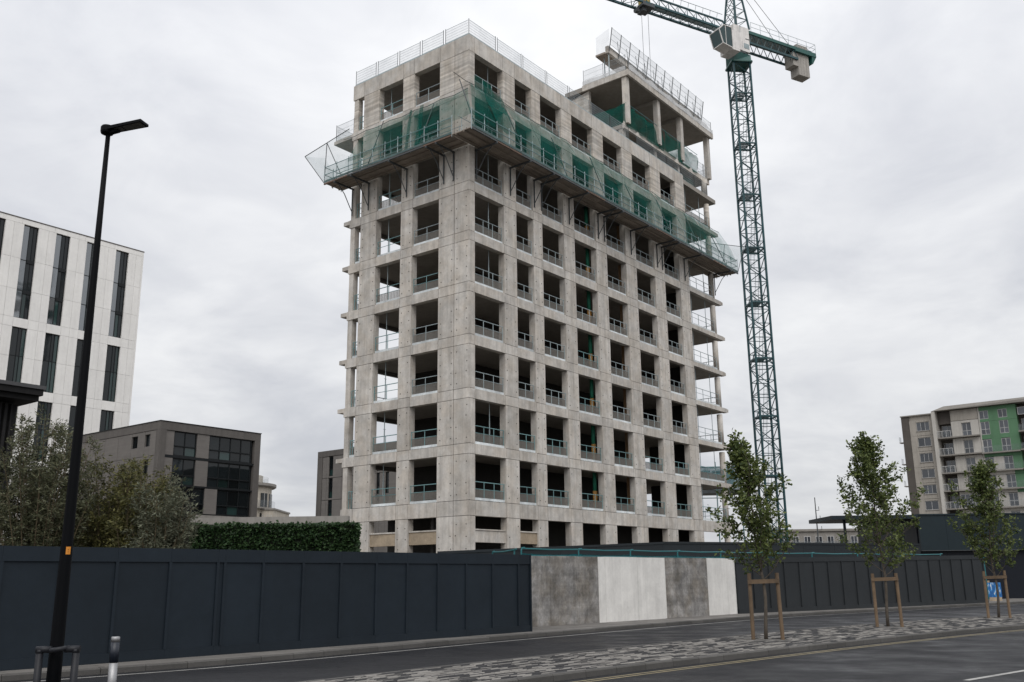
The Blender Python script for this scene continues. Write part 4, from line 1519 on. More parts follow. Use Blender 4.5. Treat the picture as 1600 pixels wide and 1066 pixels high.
def section_mesh(h):
    mb = MB()
    for x, y in CORN:
        mb.bar(rotm((x, y, 0)), rotm((x, y, h)), .17)
    nb = 4
    for k in range(nb):
        z0, z1 = h * k / nb, h * (k + 1) / nb
        for i in range(4):
            p, q = CORN[i], CORN[(i + 1) % 4]
            a, b = (p, q) if (k + i) % 2 == 0 else (q, p)
            mb.tube([rotm((a[0], a[1], z0 + .05)), rotm((b[0], b[1], z1 - .05))], .048, 5)
            mb.tube([rotm((p[0], p[1], z1 - .03)), rotm((q[0], q[1], z1 - .03))], .042, 5)
    return mb.mesh('mast_section', 'crane')


def platform_mesh():
    mb = MB()
    for k in range(5):
        y = -W2 + .1 + .36 * k
        a, b = rotm((-W2 + .05, y, 0)), rotm((W2 * .35, y, 0))
        mb.bar(a, b, .22, .05)
    mb.bar(rotm((-W2, -W2, .02)), rotm((-W2, W2, .02)), .14)
    mb.bar(rotm((W2, -W2, .02)), rotm((W2, W2, .02)), .14)
    mb.bar(rotm((-W2, -W2, .02)), rotm((W2, -W2, .02)), .14)
    mb.bar(rotm((-W2, W2, .02)), rotm((W2, W2, .02)), .14)
    for s in (-1, 1):
        mb.tube([rotm((s * .55, -.75, .9)), rotm((s * .55, .75, .9))], .022, 4)
        mb.tube([rotm((s * .55, -.75, .0)), rotm((s * .55, -.75, .9))], .022, 4)
        mb.tube([rotm((s * .55, .75, .0)), rotm((s * .55, .75, .9))], .022, 4)
    return mb.mesh('rest_platform', 'crane')


def ladder_mesh(h):
    mb = MB()
    sx = .34
    a, b = (-.15, .2, 0.1), (.45, .45, h)
    for s in (-.18, .18):
        mb.tube([rotm((a[0] + s, a[1], a[2])), rotm((b[0] + s, b[1], b[2]))], .022, 4)
    for k in range(18):
        f = (k + .5) / 18
        x, y, z = [a[i] + (b[i] - a[i]) * f for i in range(3)]
        mb.tube([rotm((x - .18, y, z)), rotm((x + .18, y, z))], .013, 4)
    for k in range(6):                # ladder hoops
        f = (k + .6) / 6
        x, y, z = [a[i] + (b[i] - a[i]) * f for i in range(3)]
        mb.tube([rotm((x + .33 * math.cos(t_), y - .33 - .33 * math.sin(t_) + .3, z)) for t_ in [math.pi * j / 6 for j in range(7)]], .014, 4, cap=False)
    return mb.mesh('mast_ladder', 'crane')


sm, pm, lm = section_mesh(SEC), platform_mesh(), ladder_mesh(SEC)
for k in range(nsec):
    link('mast_section', sm, CR, (0, 0, H0 + SEC * k))
    link('rest_platform', pm, CR, (0, 0, H0 + SEC * k + 2.2))
    link('mast_ladder', lm, CR, (0, 0, H0 + SEC * k))
box('base_block', 'weight', CR, -2.5, 2.5, -2.5, 2.5, 0, H0)

Z = 56.3
mb = MB()
mb.hexa([rotm((-W2 - .15, -W2 - .15, Z)), rotm((W2 + .15, -W2 - .15, Z)), rotm((W2 + .15, W2 + .15, Z)), rotm((-W2 - .15, W2 + .15, Z))],
        [(-.95, -.95, Z + 1.15), (.95, -.95, Z + 1.15), (.95, .95, Z + 1.15), (-.95, .95, Z + 1.15)])
mb.build('slewing_frame', 'crane_green', CR)
for i in range(4):
    p, q = CORN[i], CORN[(i + 1) % 4]
    MB().bar(rotm((p[0] * 1.2, p[1] * 1.2, Z + .07)), rotm((q[0] * 1.2, q[1] * 1.2, Z + .07)), .2, .16).build('frame_beam', 'crane_green', CR)
MB().lathe([(1.0, Z + 1.153), (1.0, Z + 1.36)], 0, 0, 20).build('slewing_ring', 'dark_steel', CR)
MB().box(-1.35, .85, -1.02, 1.02, Z + 1.37, Z + 4.35).build('turret_housing', 'crane_white', CR)
MB().box(-.95, -.25, -1.05, -1.022, Z + 1.7, Z + 2.5).build('vent_grille', 'dark_steel', CR)
MB().box(.0, .75, -1.05, -1.022, Z + 1.75, Z + 2.35).build('vent_grille', 'galv', CR)
MB().box(.30, .8, -1.04, -1.022, Z + 2.9, Z + 3.0).build('grab_handle', 'dark_steel', CR)
MB().box(-1.38, -1.353, -.5, .3, Z + 1.9, Z + 2.7).build('vent_grille', 'dark_steel', CR)

# cabin: on the near side of the turret, glass front looking along the jib
CX = -2.6
cb = MB()
cy0, cy1 = -2.25, -.75
cb.add([(-.2 + CX, cy0, Z + .3), (-1.55 + CX, cy0, Z + .55), (-2.0 + CX, cy0, Z + 2.1), (-1.35 + CX, cy0, Z + 2.75), (-.2 + CX, cy0, Z + 2.75),
        (-.2 + CX, cy1, Z + .3), (-1.55 + CX, cy1, Z + .55), (-2.0 + CX, cy1, Z + 2.1), (-1.35 + CX, cy1, Z + 2.75), (-.2 + CX, cy1, Z + 2.75)],
       [(5, 6, 7, 8, 9), (0, 5, 9, 4), (3, 4, 9, 8), (0, 1, 6, 5)])
cab = cb.build('cabin_shell', 'crane_white', CR)
MB().box(-.2 + CX, 1.245 + CX, cy0 + .1, cy1 + .5, Z + .5, Z + 2.6).build('cabin_rear', 'crane_white', CR)
MB().box(-.2 + CX, .9 + CX, cy0 + .1, cy1 + .5, Z + .25, Z + .49).build('cabin_floor', 'crane_white', CR)
MB().add([(-1.55 + CX, cy0, Z + .55), (-1.55 + CX, cy1, Z + .55), (-2.0 + CX, cy1, Z + 2.1), (-2.0 + CX, cy0, Z + 2.1)], [(0, 1, 2, 3)]).build('front_glass', 'cab_glass', cab)
MB().add([(-2.0 + CX, cy0, Z + 2.1), (-2.0 + CX, cy1, Z + 2.1), (-1.35 + CX, cy1, Z + 2.75), (-1.35 + CX, cy0, Z + 2.75)], [(0, 1, 2, 3)]).build('top_glass', 'cab_glass', cab)
MB().add([(-.2 + CX, cy0 + .002, Z + .35), (-1.53 + CX, cy0 + .002, Z + .58), (-1.97 + CX, cy0 + .002, Z + 2.1), (-1.33 + CX, cy0 + .002, Z + 2.72), (-.2 + CX, cy0 + .002, Z + 2.72)], [(4, 3, 2, 1, 0)]).build('side_glass', 'cab_glass', cab)
mb = MB()
loop = [(-.2 + CX, cy0, Z + .3), (-1.55 + CX, cy0, Z + .55), (-2.0 + CX, cy0, Z + 2.1), (-1.35 + CX, cy0, Z + 2.75), (-.2 + CX, cy0, Z + 2.75), (-.2 + CX, cy0, Z + .3)]
for p, q in zip(loop[:-1], loop[1:]):
    mb.bar(p, q, .09)
for p in loop[1:4]:
    mb.bar(p, (p[0], cy1, p[2]), .09)
mb.bar((-1.55 + CX, cy1, Z + .55), (-2.0 + CX, cy1, Z + 2.1), .09)
mb.bar((-1.1 + CX, cy0, Z + .47), (-1.1 + CX, cy0, Z + 2.75), .06)
mb.build('cabin_frame', 'crane_white', cab)
MB().box(-1.2 + CX, -.6 + CX, cy0 + .5, cy1 - .4, Z + .8, Z + 1.5).build('seat', 'dark_steel', cab)
MB().tube([(-1.0, -1.6, Z + 2.76), (-1.0, -1.6, Z + 3.8), (-.7, -1.6, Z + 3.8)], .02, 4).build('antenna', 'galv', CR)

# tower head
ZT = Z + 4.36
head = MB()
apex = [(-.25, -.3, ZT + 7.2), (.25, -.3, ZT + 7.2), (.25, .3, ZT + 7.2), (-.25, .3, ZT + 7.2)]
foot = [(-.95, -.95, ZT), (1.05, -.95, ZT), (1.05, .95, ZT), (-.95, .95, ZT)]
for a, b in zip(foot, apex):
    head.bar(a, b, .16)
lv = [[np.array(f) + (np.array(p) - np.array(f)) * t for f, p in zip(foot, apex)] for t in np.linspace(0, 1, 7)]
for i in range(6):
    for k in range(4):
        head.tube([tuple(lv[i][k]), tuple(lv[i + 1][(k + 1) % 4])], .04, 5)
        head.tube([tuple(lv[i + 1][k]), tuple(lv[i + 1][(k + 1) % 4])], .035, 5)
head.build('tower_head', 'crane', CR)

# jib: two bottom chords and one top chord, towards -x
JL, JZ = 44.0, Z + 3.55
jb = MB()
for s in (-.68, .68):
    jb.bar((-1.0, s, JZ), (-JL, s, JZ), .20, .22)
jb.bar((-1.9, 0, JZ + 1.5), (-JL, 0, JZ + 1.5), .16)
jb.bar((-1.0, 0, JZ + .7), (-1.9, 0, JZ + 1.5), .12)
n = 34
for i in range(n):
    x0, x1 = -1.2 - (JL - 1.2) * i / n, -1.2 - (JL - 1.2) * (i + 1) / n
    xm = (x0 + x1) / 2
    for s in (-.68, .68):
        jb.tube([(x0, s, JZ), (xm, 0, JZ + 1.5), (x1, s, JZ)], .045, 5, cap=False)
    jb.tube([(x0, -.68, JZ), (x1, .68, JZ)], .032, 4)
    jb.tube([(x0, -.68, JZ), (x0, .68, JZ)], .035, 4)
jb.build('jib', 'crane', CR)
# jib walkway with its hand rail
MB().box(-13.0, -1.3, -.30, .30, JZ + .14, JZ + .18).build('jib_walkway', 'galv', CR)
MB().tube([(-2.3, -.45, JZ + 1.95), (-13.0, -.45, JZ + 1.95)], .026, 4).build('walkway_rail', 'crane', CR)
for x in range(3, 14):
    MB().tube([(-x, -.3, JZ + 1.45), (-x, -.45, JZ + 1.95)], .02, 4).build('walkway_post', 'crane', CR)
MB().box(-2.2, -1.3, -.4, .4, JZ - .25, JZ + .2).build('winch_drum', 'yellow', CR)
# trolley and hoist
tx = -12.7
tr = MB()
tr.box(tx - .75, tx + .75, -.85, .85, JZ - .42, JZ - .15)
tr.box(tx - .55, tx - .1, -.5, .5, JZ - .85, JZ - .42)
for s in (-.75, .75):
    for q in (-.55, .55):
        tr.tube([(tx + q, s - .05, JZ - .05), (tx + q, s + .05, JZ - .05)], .17, 10)
tr.build('trolley', 'dark_steel', CR)
MB().box(tx - .4, tx + .5, -.45, .45, JZ - .1, JZ + .75).build('trolley_cage', 'yellow', CR)
MB().box(tx - 1.15, tx - .8, -.25, .25, JZ - .95, JZ - .6).build('trolley_sheave', 'dark_steel', CR)
for s in (-.3, .55):
    MB().tube([(tx + s, 0.1, JZ - .4), (tx + s * .8, 0.1, 31.0)], .022, 4).build('hoist_rope', 'rope', CR)
hk = MB().box(tx - .3, tx + .5, -.1, .3, 29.9, 31.0)
hk.tube([(tx + .1, .1, 29.9), (tx + .1, .1, 29.4), (tx + .3, .1, 29.2), (tx + .35, .1, 29.5)], .07, 6)
hk.build('hook_block', 'yellow', CR)

# counter jib towards +x
CL = 11.3
ck = MB()
for s in (-.8, .8):
    ck.box(1.0, CL, s - .09, s + .09, JZ + .35, JZ + .72)
ck.build('counter_jib_beam', 'crane_green', CR)
ck = MB()
for s in (-.8, .8):
    ck.bar((1.0, s, JZ - .75), (CL - 2.9, s, JZ - .75), .17, .24)
n = 7
for i in range(n):
    x0, x1 = 1.1 + (CL - 4) * i / n, 1.1 + (CL - 4) * (i + 1) / n
    for s in (-.8, .8):
        ck.tube([(x0, s, JZ - .7), ((x0 + x1) / 2, s, JZ + .4), (x1, s, JZ - .7)], .05, 5, cap=False)
    ck.tube([(x0, -.8, JZ - .75), (x1, .8, JZ - .75)], .04, 4)
ck.build('counter_jib_truss', 'crane', CR)
MB().box(1.1, CL, -.70, .70, JZ + .50, JZ + .55).build('counter_jib_deck', 'galv', CR)
for s in (-.95, .95):
    for i in range(8):
        x = 1.3 + (CL - 1.4) * i / 7
        MB().tube([(x, s, JZ + .6), (x, s, JZ + 1.8)], .022, 4).build('handrail_post', 'galv', CR)
    for z in (1.2, 1.78):
        MB().tube([(1.3, s, JZ + z), (CL - .1, s, JZ + z)], .022, 4).build('handrail', 'galv', CR)
for z in (1.2, 1.78):
    MB().tube([(CL - .1, -.95, JZ + z), (CL - .1, .95, JZ + z)], .022, 4).build('handrail', 'galv', CR)
MB().box(CL - 3.3, CL - .05, -.95, .95, JZ + .15, JZ + .34).build('tail_frame', 'crane_green', CR)
MB().hexa([(CL - .7, -.8, JZ - .7), (CL - .5, -.8, JZ - .7), (CL - .5, .8, JZ - .7), (CL - .7, .8, JZ - .7)], [(CL - .7, -.9, JZ + .14), (CL - .05, -.9, JZ + .14), (CL - .05, .9, JZ + .14), (CL - .7, .9, JZ + .14)]).build('tail_bracket', 'crane_green', CR)
for i in range(4):
    x = CL - 2.75 + .44 * i
    MB().box(x, x + .41, -.62, .62, JZ - 2.55, JZ + 1.35).build('counterweight', 'weight', CR)
MB().box(CL - 3.55, CL - 2.78, -.68, .62, JZ - 1.55, JZ + .10).build('counterweight', 'weight', CR)
MB().box(CL - 4.4, CL - 3.7, -.4, .4, JZ + .56, JZ + 1.1).build('hoist_winch', 'dark_steel', CR)
MB().box(CL - 1.05, CL - .3, -.5, .3, JZ + .56, JZ + 1.15).build('power_unit', 'crane', CR)
for s in (-.3, .3):
    MB().tube([(0, s, ZT + 7.2), (CL - 3.9, s * 2.2, JZ + .75)], .03, 4).build('pendant_line', 'rope', CR)
    MB().tube([(0, s, ZT + 7.2), (-14.5, s * .3, JZ + 1.55)], .03, 4).build('pendant_line', 'rope', CR)
    MB().tube([(0, s, ZT + 7.2), (-34, s * .3, JZ + 1.55)], .03, 4).build('pendant_line', 'rope', CR)

# ------------------------------------------------------------------ neighbouring buildings
# helpers work in a local frame: facade in the plane y = 0, outward -y
def window(parent, x0, x1, z0, z1, cols=2, rows=1, glass='glass', frame='frame', depth=.22, fw=.06, glasses=None, y=0.0, side=False):
    """a framed window; side=True puts it in the x = 0 face, outward -x"""
    def P(u, d, z):
        return (d, u, z) if side else (u, d, z)

    def bx(mb, u0, u1, d0, d1, a, b):
        p, q = P(u0, d0, a), P(u1, d1, b)
        return mb.box(min(p[0], q[0]), max(p[0], q[0]), min(p[1], q[1]), max(p[1], q[1]), a, b)
    f = MB()
    d0, d1 = y + depth - .07, y + depth + .02
    bx(f, x0, x1, d0, d1, z0, z0 + fw)
    bx(f, x0, x1, d0, d1, z1 - fw, z1)
    cw_ = cols if isinstance(cols, (list, tuple)) else [1.0 / cols] * cols
    xs = [x0]
    for c in cw_:
        xs.append(xs[-1] + c * (x1 - x0))
    zs = [z0 + (z1 - z0) * i / rows for i in range(rows + 1)] if not isinstance(rows, (list, tuple)) else rows
    for x in xs:
        xa = min(max(x, x0 + fw / 2), x1 - fw / 2)
        bx(f, xa - fw / 2, xa + fw / 2, d0 + .002, d1 - .002, z0 + fw, z1 - fw)
    for z in zs[1:-1]:
        bx(f, x0 + fw, x1 - fw, d0 + .004, d1 - .004, z - fw / 2, z + fw / 2)
    w = f.build('window', frame, parent)
    k = 0
    for i in range(len(xs) - 1):
        for j in range(len(zs) - 1):
            g = glasses[k % len(glasses)] if glasses else glass
            t_ = jit(.006)
            a, b = xs[i] + fw / 2, xs[i + 1] - fw / 2
            mb = MB().add([P(a, y + depth + t_, zs[j] + fw / 2), P(b, y + depth - t_, zs[j] + fw / 2), P(b, y + depth - t_ + jit(.004), zs[j + 1] - fw / 2), P(a, y + depth + t_, zs[j + 1] - fw / 2)],
                          [(3, 2, 1, 0)] if side else [(0, 1, 2, 3)])
            mb.build('pane', g, w)
            k += 1
    return w


# white clad block at the left
wb = thing('white_office_block', 'tall white clad office block with narrow dark window strips at the left edge', 'building', (-51.18, 125.0, 0), TRZ)
WT = 46.35
box('block_core', 'frame', wb, -46, .05, .42, 22, 0, WT - .4)
box('roof_coping', 'grey_band', wb, -46.1, .33, -.04, 22, WT, WT + .14)
box('end_wall', 'white_clad', wb, .055, .30, .0, 22, 0, WT)
COLS = [(-3.75, -1.9)]
while COLS[-1][0] > -44:
    COLS.append((COLS[-1][0] - 4.12, COLS[-1][1] - 4.12))
ROWS = [(33.65, 45.68), (24.98, 32.44), (16.4, 23.72), (7.8, 15.2)]
edges = [0.05]
for a, b in COLS:
    edges += [b, a]
piers = [(edges[i + 1], edges[i]) for i in range(0, len(edges) - 1, 2)]
zc_ = [0, 3.9, 7.75, 11.5, 15.22, 16.38, 20.1, 23.74, 24.96, 28.78, 32.46, 33.63, 37.2, 41.17, 45.7]
for a, b in piers:
    if b - a < .3:
        continue
    m_ = (a + b) / 2 + jit(.15)
    for z0, z1 in zip(zc_[:-1], zc_[1:]):
        for p, q in ((a, m_), (m_, b)):
            box('cladding_panel', 'white_clad', wb, p + .012, q - .012, jit(.006), .40, z0 + .012, z1 - .012)
for x0 in [e for e in np.arange(-45.2, 0, 4.12)]:
    box('parapet_panel', 'white_clad', wb, x0 + .012, min(x0 + 4.12 - .012, .05), jit(.004), .40, 45.712, WT - .003)
for a, b in COLS:
    for (z0, z1) in ((0, 7.75), (15.22, 16.38), (23.74, 24.96), (32.46, 33.63)):
        box('cladding_panel', 'white_clad', wb, a + .012, b - .012, jit(.004), .40, z0 + .012, z1 - .012)
    for ri, (z0, z1) in enumerate(ROWS):
        if ri == 0:
            window(wb, a, b, z0, z1, cols=[.46, .27, .27], rows=[z0, 35.4, 37.18, 39.2, 41.15, 43.4, z1] if False else [z0, 37.18, 41.15, z1], glasses=['glass_sky'] * 3 + ['glass_teal', 'glass', 'glass'] + ['glass'] * 3, depth=.30)
            for zz in (37.18, 41.15):
                box('spandrel_bar', 'frame', wb, a + .85, b - .05, .16, .21, zz - .35, zz + .10)
        else:
            zm = z0 + (z1 - z0) * .53
            window(wb, a, b, z0, z1, cols=[.5, .22, .28], rows=[z0, zm, z1], glasses=['glass', 'glass', 'glass_teal', 'glass', 'glass_teal', 'glass_teal'] if ri == 1 else ['glass', 'glass', 'glass_teal', 'glass_teal', 'glass', 'glass'], depth=.30)

# grey three-storey-over-podium block
gb = thing('grey_flat_roofed_block', 'dark grey flat roofed block with wide dark glazing beside the white office block', 'building', (-37.37, 100.0, 0), TRZ)
box('block_core', 'frame', gb, .45, 12.5, .45, 16, 0, 17.6)
box('corner_pier', 'grey_band', gb, 0, .77, 0, .75, 0, 17.62)
box('corner_pier', 'grey_band', gb, 12.2, 13.0, 0, 16.2, 0, 17.62)
box('roof_band', 'grey_band', gb, 0, 13.0, 0, 16.2, 17.63, 18.5)
box('roof_trim', 'frame', gb, -.06, 13.06, -.06, 16.25, 18.503, 18.58)
FL = [(14.99, 17.6), (11.92, 14.72), (8.98, 11.75), (6.05, 8.75), (3.0, 5.8)]
for ri, (z0, z1) in enumerate(FL):
    if ri == 0 or ri == 1:
        spec = [('p', .80, 1.78), ('w', 1.82, 4.60, 2), ('p', 4.64, 6.18), ('w', 6.22, 11.9, 4)]
    elif ri == 2:
        spec = [('w', .80, 5.98, 4), ('p', 6.02, 7.58), ('w', 7.62, 11.9, 3)]
    else:
        spec = [('p', .80, 1.78), ('w', 1.82, 4.60, 2), ('p', 4.64, 6.18), ('w', 6.22, 11.9, 4)]
    for s in spec:
        if s[0] == 'p':
            box('brick_panel', 'grey_clad', gb, s[1], s[2], .10, .40, z0 + .02, z1 - .02)
        else:
            n = s[3]
            window(gb, s[1], s[2], z0, z1, cols=n, rows=[z0, z0 + 1.0, z1], glasses=['glass', 'glass', 'glass_teal', 'glass', 'glass', 'glass'], depth=.28, fw=.09)
            box('balustrade_bar', 'frame', gb, s[1] + .05, s[2] - .05, .06, .10, z0 + 1.02, z0 + 1.08)
    box('floor_trim', 'frame', gb, .78, 12.19, .08, .44, z1 + .01, (FL[ri - 1][0] - .01) if ri else z1 + .02)
for y0, y1 in ((.76, 1.9), (2.9, 4.3), (5.5, 8.2), (8.22, 11.0), (11.02, 14.0), (14.02, 16.2)):
    for z0, z1 in ((0, 5.9), (5.92, 8.9), (8.92, 11.9), (11.92, 14.9), (14.92, 17.6)):
        box('brick_panel', 'grey_clad', gb, .05, .44, y0 + .012, y1 - .012, z0 + .012, z1 - .012)
for y0, y1 in ((1.9, 2.9), (4.3, 5.5)):
    for z0, z1 in ((5.92, 8.9), (8.92, 11.9), (11.92, 14.9), (14.92, 17.6)):
        window(gb, y0, y1, z0 + 1.05, z1 - .35, cols=1, rows=1, depth=.3, side=True)
        box('sill_panel', 'grey_clad', gb, .06, .43, y0 + .01, y1 - .01, z0, z0 + 1.03)
        box('head_panel', 'grey_clad', gb, .06, .43, y0 + .01, y1 - .01, z1 - .33, z1)
box('plinth', 'coping', gb, -.3, 14.5, -1.5, -.1, 0, 8.75)

# cream apartments with rounded corner, further back
cr = thing('cream_apartment_block', 'cream apartment block with a rounded corner and balconies behind the grey block', 'building', (-43.9, 152.0, 0))
MB().lathe([(5.4, 0), (5.4, 16.2)], 0, 0, 40).build('wall', 'cream', cr, smooth=False)
MB().lathe([(5.9, 16.2), (6.1, 16.35), (6.1, 16.75), (5.6, 16.8)], 0, 0, 40).build('roof', 'coping', cr)
MB().lathe([(4.4, 16.8), (4.4, 18.2)], -.6, 0.5, 30).build('roof_terrace_wall', 'cream', cr)
MB().add([(4.8 * math.cos(a), 4.8 * math.sin(a), z) for a in [2 * math.pi * k / 30 for k in range(30)] for z in (16.8, 17.9)], [(2 * k, 2 * ((k + 1) % 30), 2 * ((k + 1) % 30) + 1, 2 * k + 1) for k in range(30)]).build('terrace_rail', 'net_pale', cr)
MB().box(3.9, 6.6, -2.6, 8, 0, 12.6).build('wing', 'cream', cr)
MB().box(3.8, 6.8, -2.8, 8, 12.6, 12.85).build('wing_roof', 'coping', cr)
for z in (13.1, 10.0, 6.9):
    for ang in (-118, -80, -50, -24, 0):
        a = R(ang)
        g = thing if False else None
        ca, sa = math.cos(a), math.sin(a)
        mb = MB()
        ox, oy = 5.37 * ca, 5.37 * sa
        tx_, ty_ = -sa, ca
        w = .75
        mb.hexa([(ox - tx_ * w, oy - ty_ * w, z), (ox + tx_ * w, oy + ty_ * w, z), (ox + tx_ * w + .1 * ca, oy + ty_ * w + .1 * sa, z), (ox - tx_ * w + .1 * ca, oy - ty_ * w + .1 * sa, z)],
                [(ox - tx_ * w, oy - ty_ * w, z + 2.1), (ox + tx_ * w, oy + ty_ * w, z + 2.1), (ox + tx_ * w + .1 * ca, oy + ty_ * w + .1 * sa, z + 2.1), (ox - tx_ * w + .1 * ca, oy - ty_ * w + .1 * sa, z + 2.1)])
        w_ = mb.build('window', 'glass', cr)
        MB().bar((ox + .12 * ca, oy + .12 * sa, z), (ox + .12 * ca, oy + .12 * sa, z + 2.1), .07).build('mullion', 'win_white', w_)
    lo, hi = -R(150), R(18)
    pts = [(lo + (hi - lo) * k / 16) for k in range(17)]
    MB().add([(rr * math.cos(a), rr * math.sin(a), zz) for a in pts for rr, zz in ((5.42, z - .32), (6.05, z - .32), (6.05, z - .10), (5.42, z - .10))],
             [(4 * k + i, 4 * k + (i + 1) % 4, 4 * k + 4 + (i + 1) % 4, 4 * k + 4 + i) for k in range(16) for i in range(4)]).build('balcony_slab', 'coping', cr)
    MB().add([(6.0 * math.cos(a), 6.0 * math.sin(a), zz) for a in pts for zz in (z - .1, z + .95)], [(2 * k, 2 * k + 2, 2 * k + 3, 2 * k + 1) for k in range(16)]).build('balcony_rail', 'net_pale', cr)
for z in (9.7, 6.6, 3.5):
    for x in (4.4, 5.6):
        window(cr, x, x + .8, z, z + 2.1, cols=1, depth=-2.55, frame='win_white')
    MB().box(6.6, 7.9, -2.6, -.8, z - .25, z - .1).build('balcony_slab', 'coping', cr)
    MB().box(7.85, 7.9, -2.6, -.8, z - .1, z + .95).build('balcony_rail', 'net_pale', cr)
    MB().box(6.6, 7.9, -2.62, -2.58, z - .1, z + .95).build('balcony_rail', 'net_pale', cr)

# dark grey block seen past and through the tower
db = thing('grey_panelled_block', 'grey panelled block with slot windows partly hidden by the left side of the tower', 'building', (-21.59, 105.0, 0), R(-37.9))
box('block_core', 'frame', db, .3, 23.5, .3, 14, 0, 15.0)
box('edge_band', 'grey_band', db, 0, .8, 0, 14, 0, 14.98)
box('roof_band', 'grey_band', db, 0, 24, 0, 14.3, 15.0, 15.62)
xs = [.82, 1.5, 1.85, 2.5, 3.9, 5.4, 6.9, 8.2, 9.28, 9.75, 10.6, 11.1, 12.6, 14.0, 15.2, 16.6, 18, 19.5, 21, 22.5, 24]
win = {(1.85, 2.5), (9.28, 9.75), (10.6, 11.1), (15.2, 16.6)}
for a, b in zip(xs[:-1], xs[1:]):
    for z0, z1 in ((0, 7.9), (7.92, 10.25), (10.27, 12.62), (12.64, 14.97)):
        if (a, b) in win and z0 > 5:
            window(db, a, b, z0 + .18, z1 - .05, cols=1, rows=[z0 + .18, z0 + .95, z1 - .05], depth=.2, glasses=['glass_teal', 'glass'])
            box('sill', 'grey_clad', db, a + .01, b - .01, .06, .28, z0 + .01, z0 + .17)
        else:
            box('wall_panel', 'grey_clad', db, a + .012, b - .012, .05 + jit(.006), .29, z0 + .012, z1 - .012)

# black timber shed with slatted walls at the left edge
ts = thing('timber_shed', 'black slatted timber building with an overhanging flat roof at the left edge', 'building', (-15.75, 29.75, 0), TRZ)
box('wall_body', 'timber_dark', ts, -16, -.05, .08, 6, 0, 7.35)
x = -13.0
while x < -.1:
    w = random.choice([.05, .07, .09])
    box('slat', 'timber_dark', ts, x, x + w, -.05, .078, 0, 7.30)
    x += w + random.choice([.10, .13, .17])
for y in np.arange(.1, 5.8, .22):
    box('slat', 'timber_dark', ts, -.048, .06, y, y + .08, 0, 7.30)
box('roof', 'timber_dark', ts, -16.5, .45, -.75, 6.5, 7.55, 7.74)
box('roof_trim', 'roof_dark', ts, -16.55, .5, -.8, 6.5, 7.743, 7.86)
box('soffit', 'timber_dark', ts, -16, .4, -.6, 6.2, 7.38, 7.545)
sfn = thing('slatted_fence', 'dark slatted timber fence behind the shrubs, between the shed and the hedge', 'fence', (-14.9, 31.4, 0.0), R(-3))
box('backing', 'timber_dark', sfn, 0, 4.4, .09, .14, 0, 4.35)
x = 0.0
while x < 4.3:
    w = random.choice([.05, .07, .09])
    box('slat', 'timber_dark', sfn, x, x + w, 0, .085, 0, 4.45 + jit(.03))
    x += w + random.choice([.06, .08, .10])

# flats with green panels at the right
ab = thing('green_panelled_flats', 'grey and pale block of flats with bright green panels and balconies at the right', 'building', (78.33, 170.0, 0), R(-37.9))
box('dark_strip', 'apt_dark', ab, -8.1, -6.72, .10, 16, 0, 30.0)
box('wing_wall', 'apt_grey', ab, -6.70, -2.55, .30, 14, 0, 30.05)
box('wing_roof', 'apt_slab', ab, -8.2, -2.3, -.1, 14, 30.06, 30.26)
box('party_fin', 'apt_pale', ab, -2.5, -1.88, -.95, 12, 0, 30.4)
box('main_core', 'apt_dark', ab, -1.86, 25, 1.6, 14, 0, 30.3)
MB().hexa([(-2.4, -1.0, 30.42), (26, -1.0, 30.42), (26, 14, 30.42), (-2.4, 14, 30.42)], [(-.3, -.6, 31.15), (26, -1.0, 31.25), (26, 14, 31.25), (-.3, 14, 31.15)]).build('roof', 'apt_slab', ab)
MB().box(16.0, 16.6, 2, 2.6, 31.26, 32.9).build('chimney', 'apt_grey', ab)
SLZ = [25.55, 22.42, 19.28, 16.12, 12.98, 9.85, 6.7, 3.5]
z6 = [27.22 - 2.85 * i for i in range(9)]
for i, z in enumerate(z6):
    if z > 1:
        for nm, (a, b, c, d) in {'wall_panel': (-6.69, -5.52, z - .9, z + 1.94), 'wall_panel ': (-3.25, -2.56, z - .9, z + 1.94), 'wall_panel  ': (-5.5, -3.27, z - .88, z - .12), 'wall_panel   ': (-5.5, -3.27, z + 1.60, z + 1.92)}.items():
            box('wall_panel', 'apt_grey', ab, a, b, .02, .297, c + .012, min(d, 30.04))
        window(ab, -5.5, -3.27, z, z + 1.56, cols=3 if i % 2 == 0 else 2, depth=.2, frame='win_white', glass='glass_apt', fw=.06)
        box('sill', 'apt_slab', ab, -5.6, -3.2, -.08, .25, z - .11, z - .01)
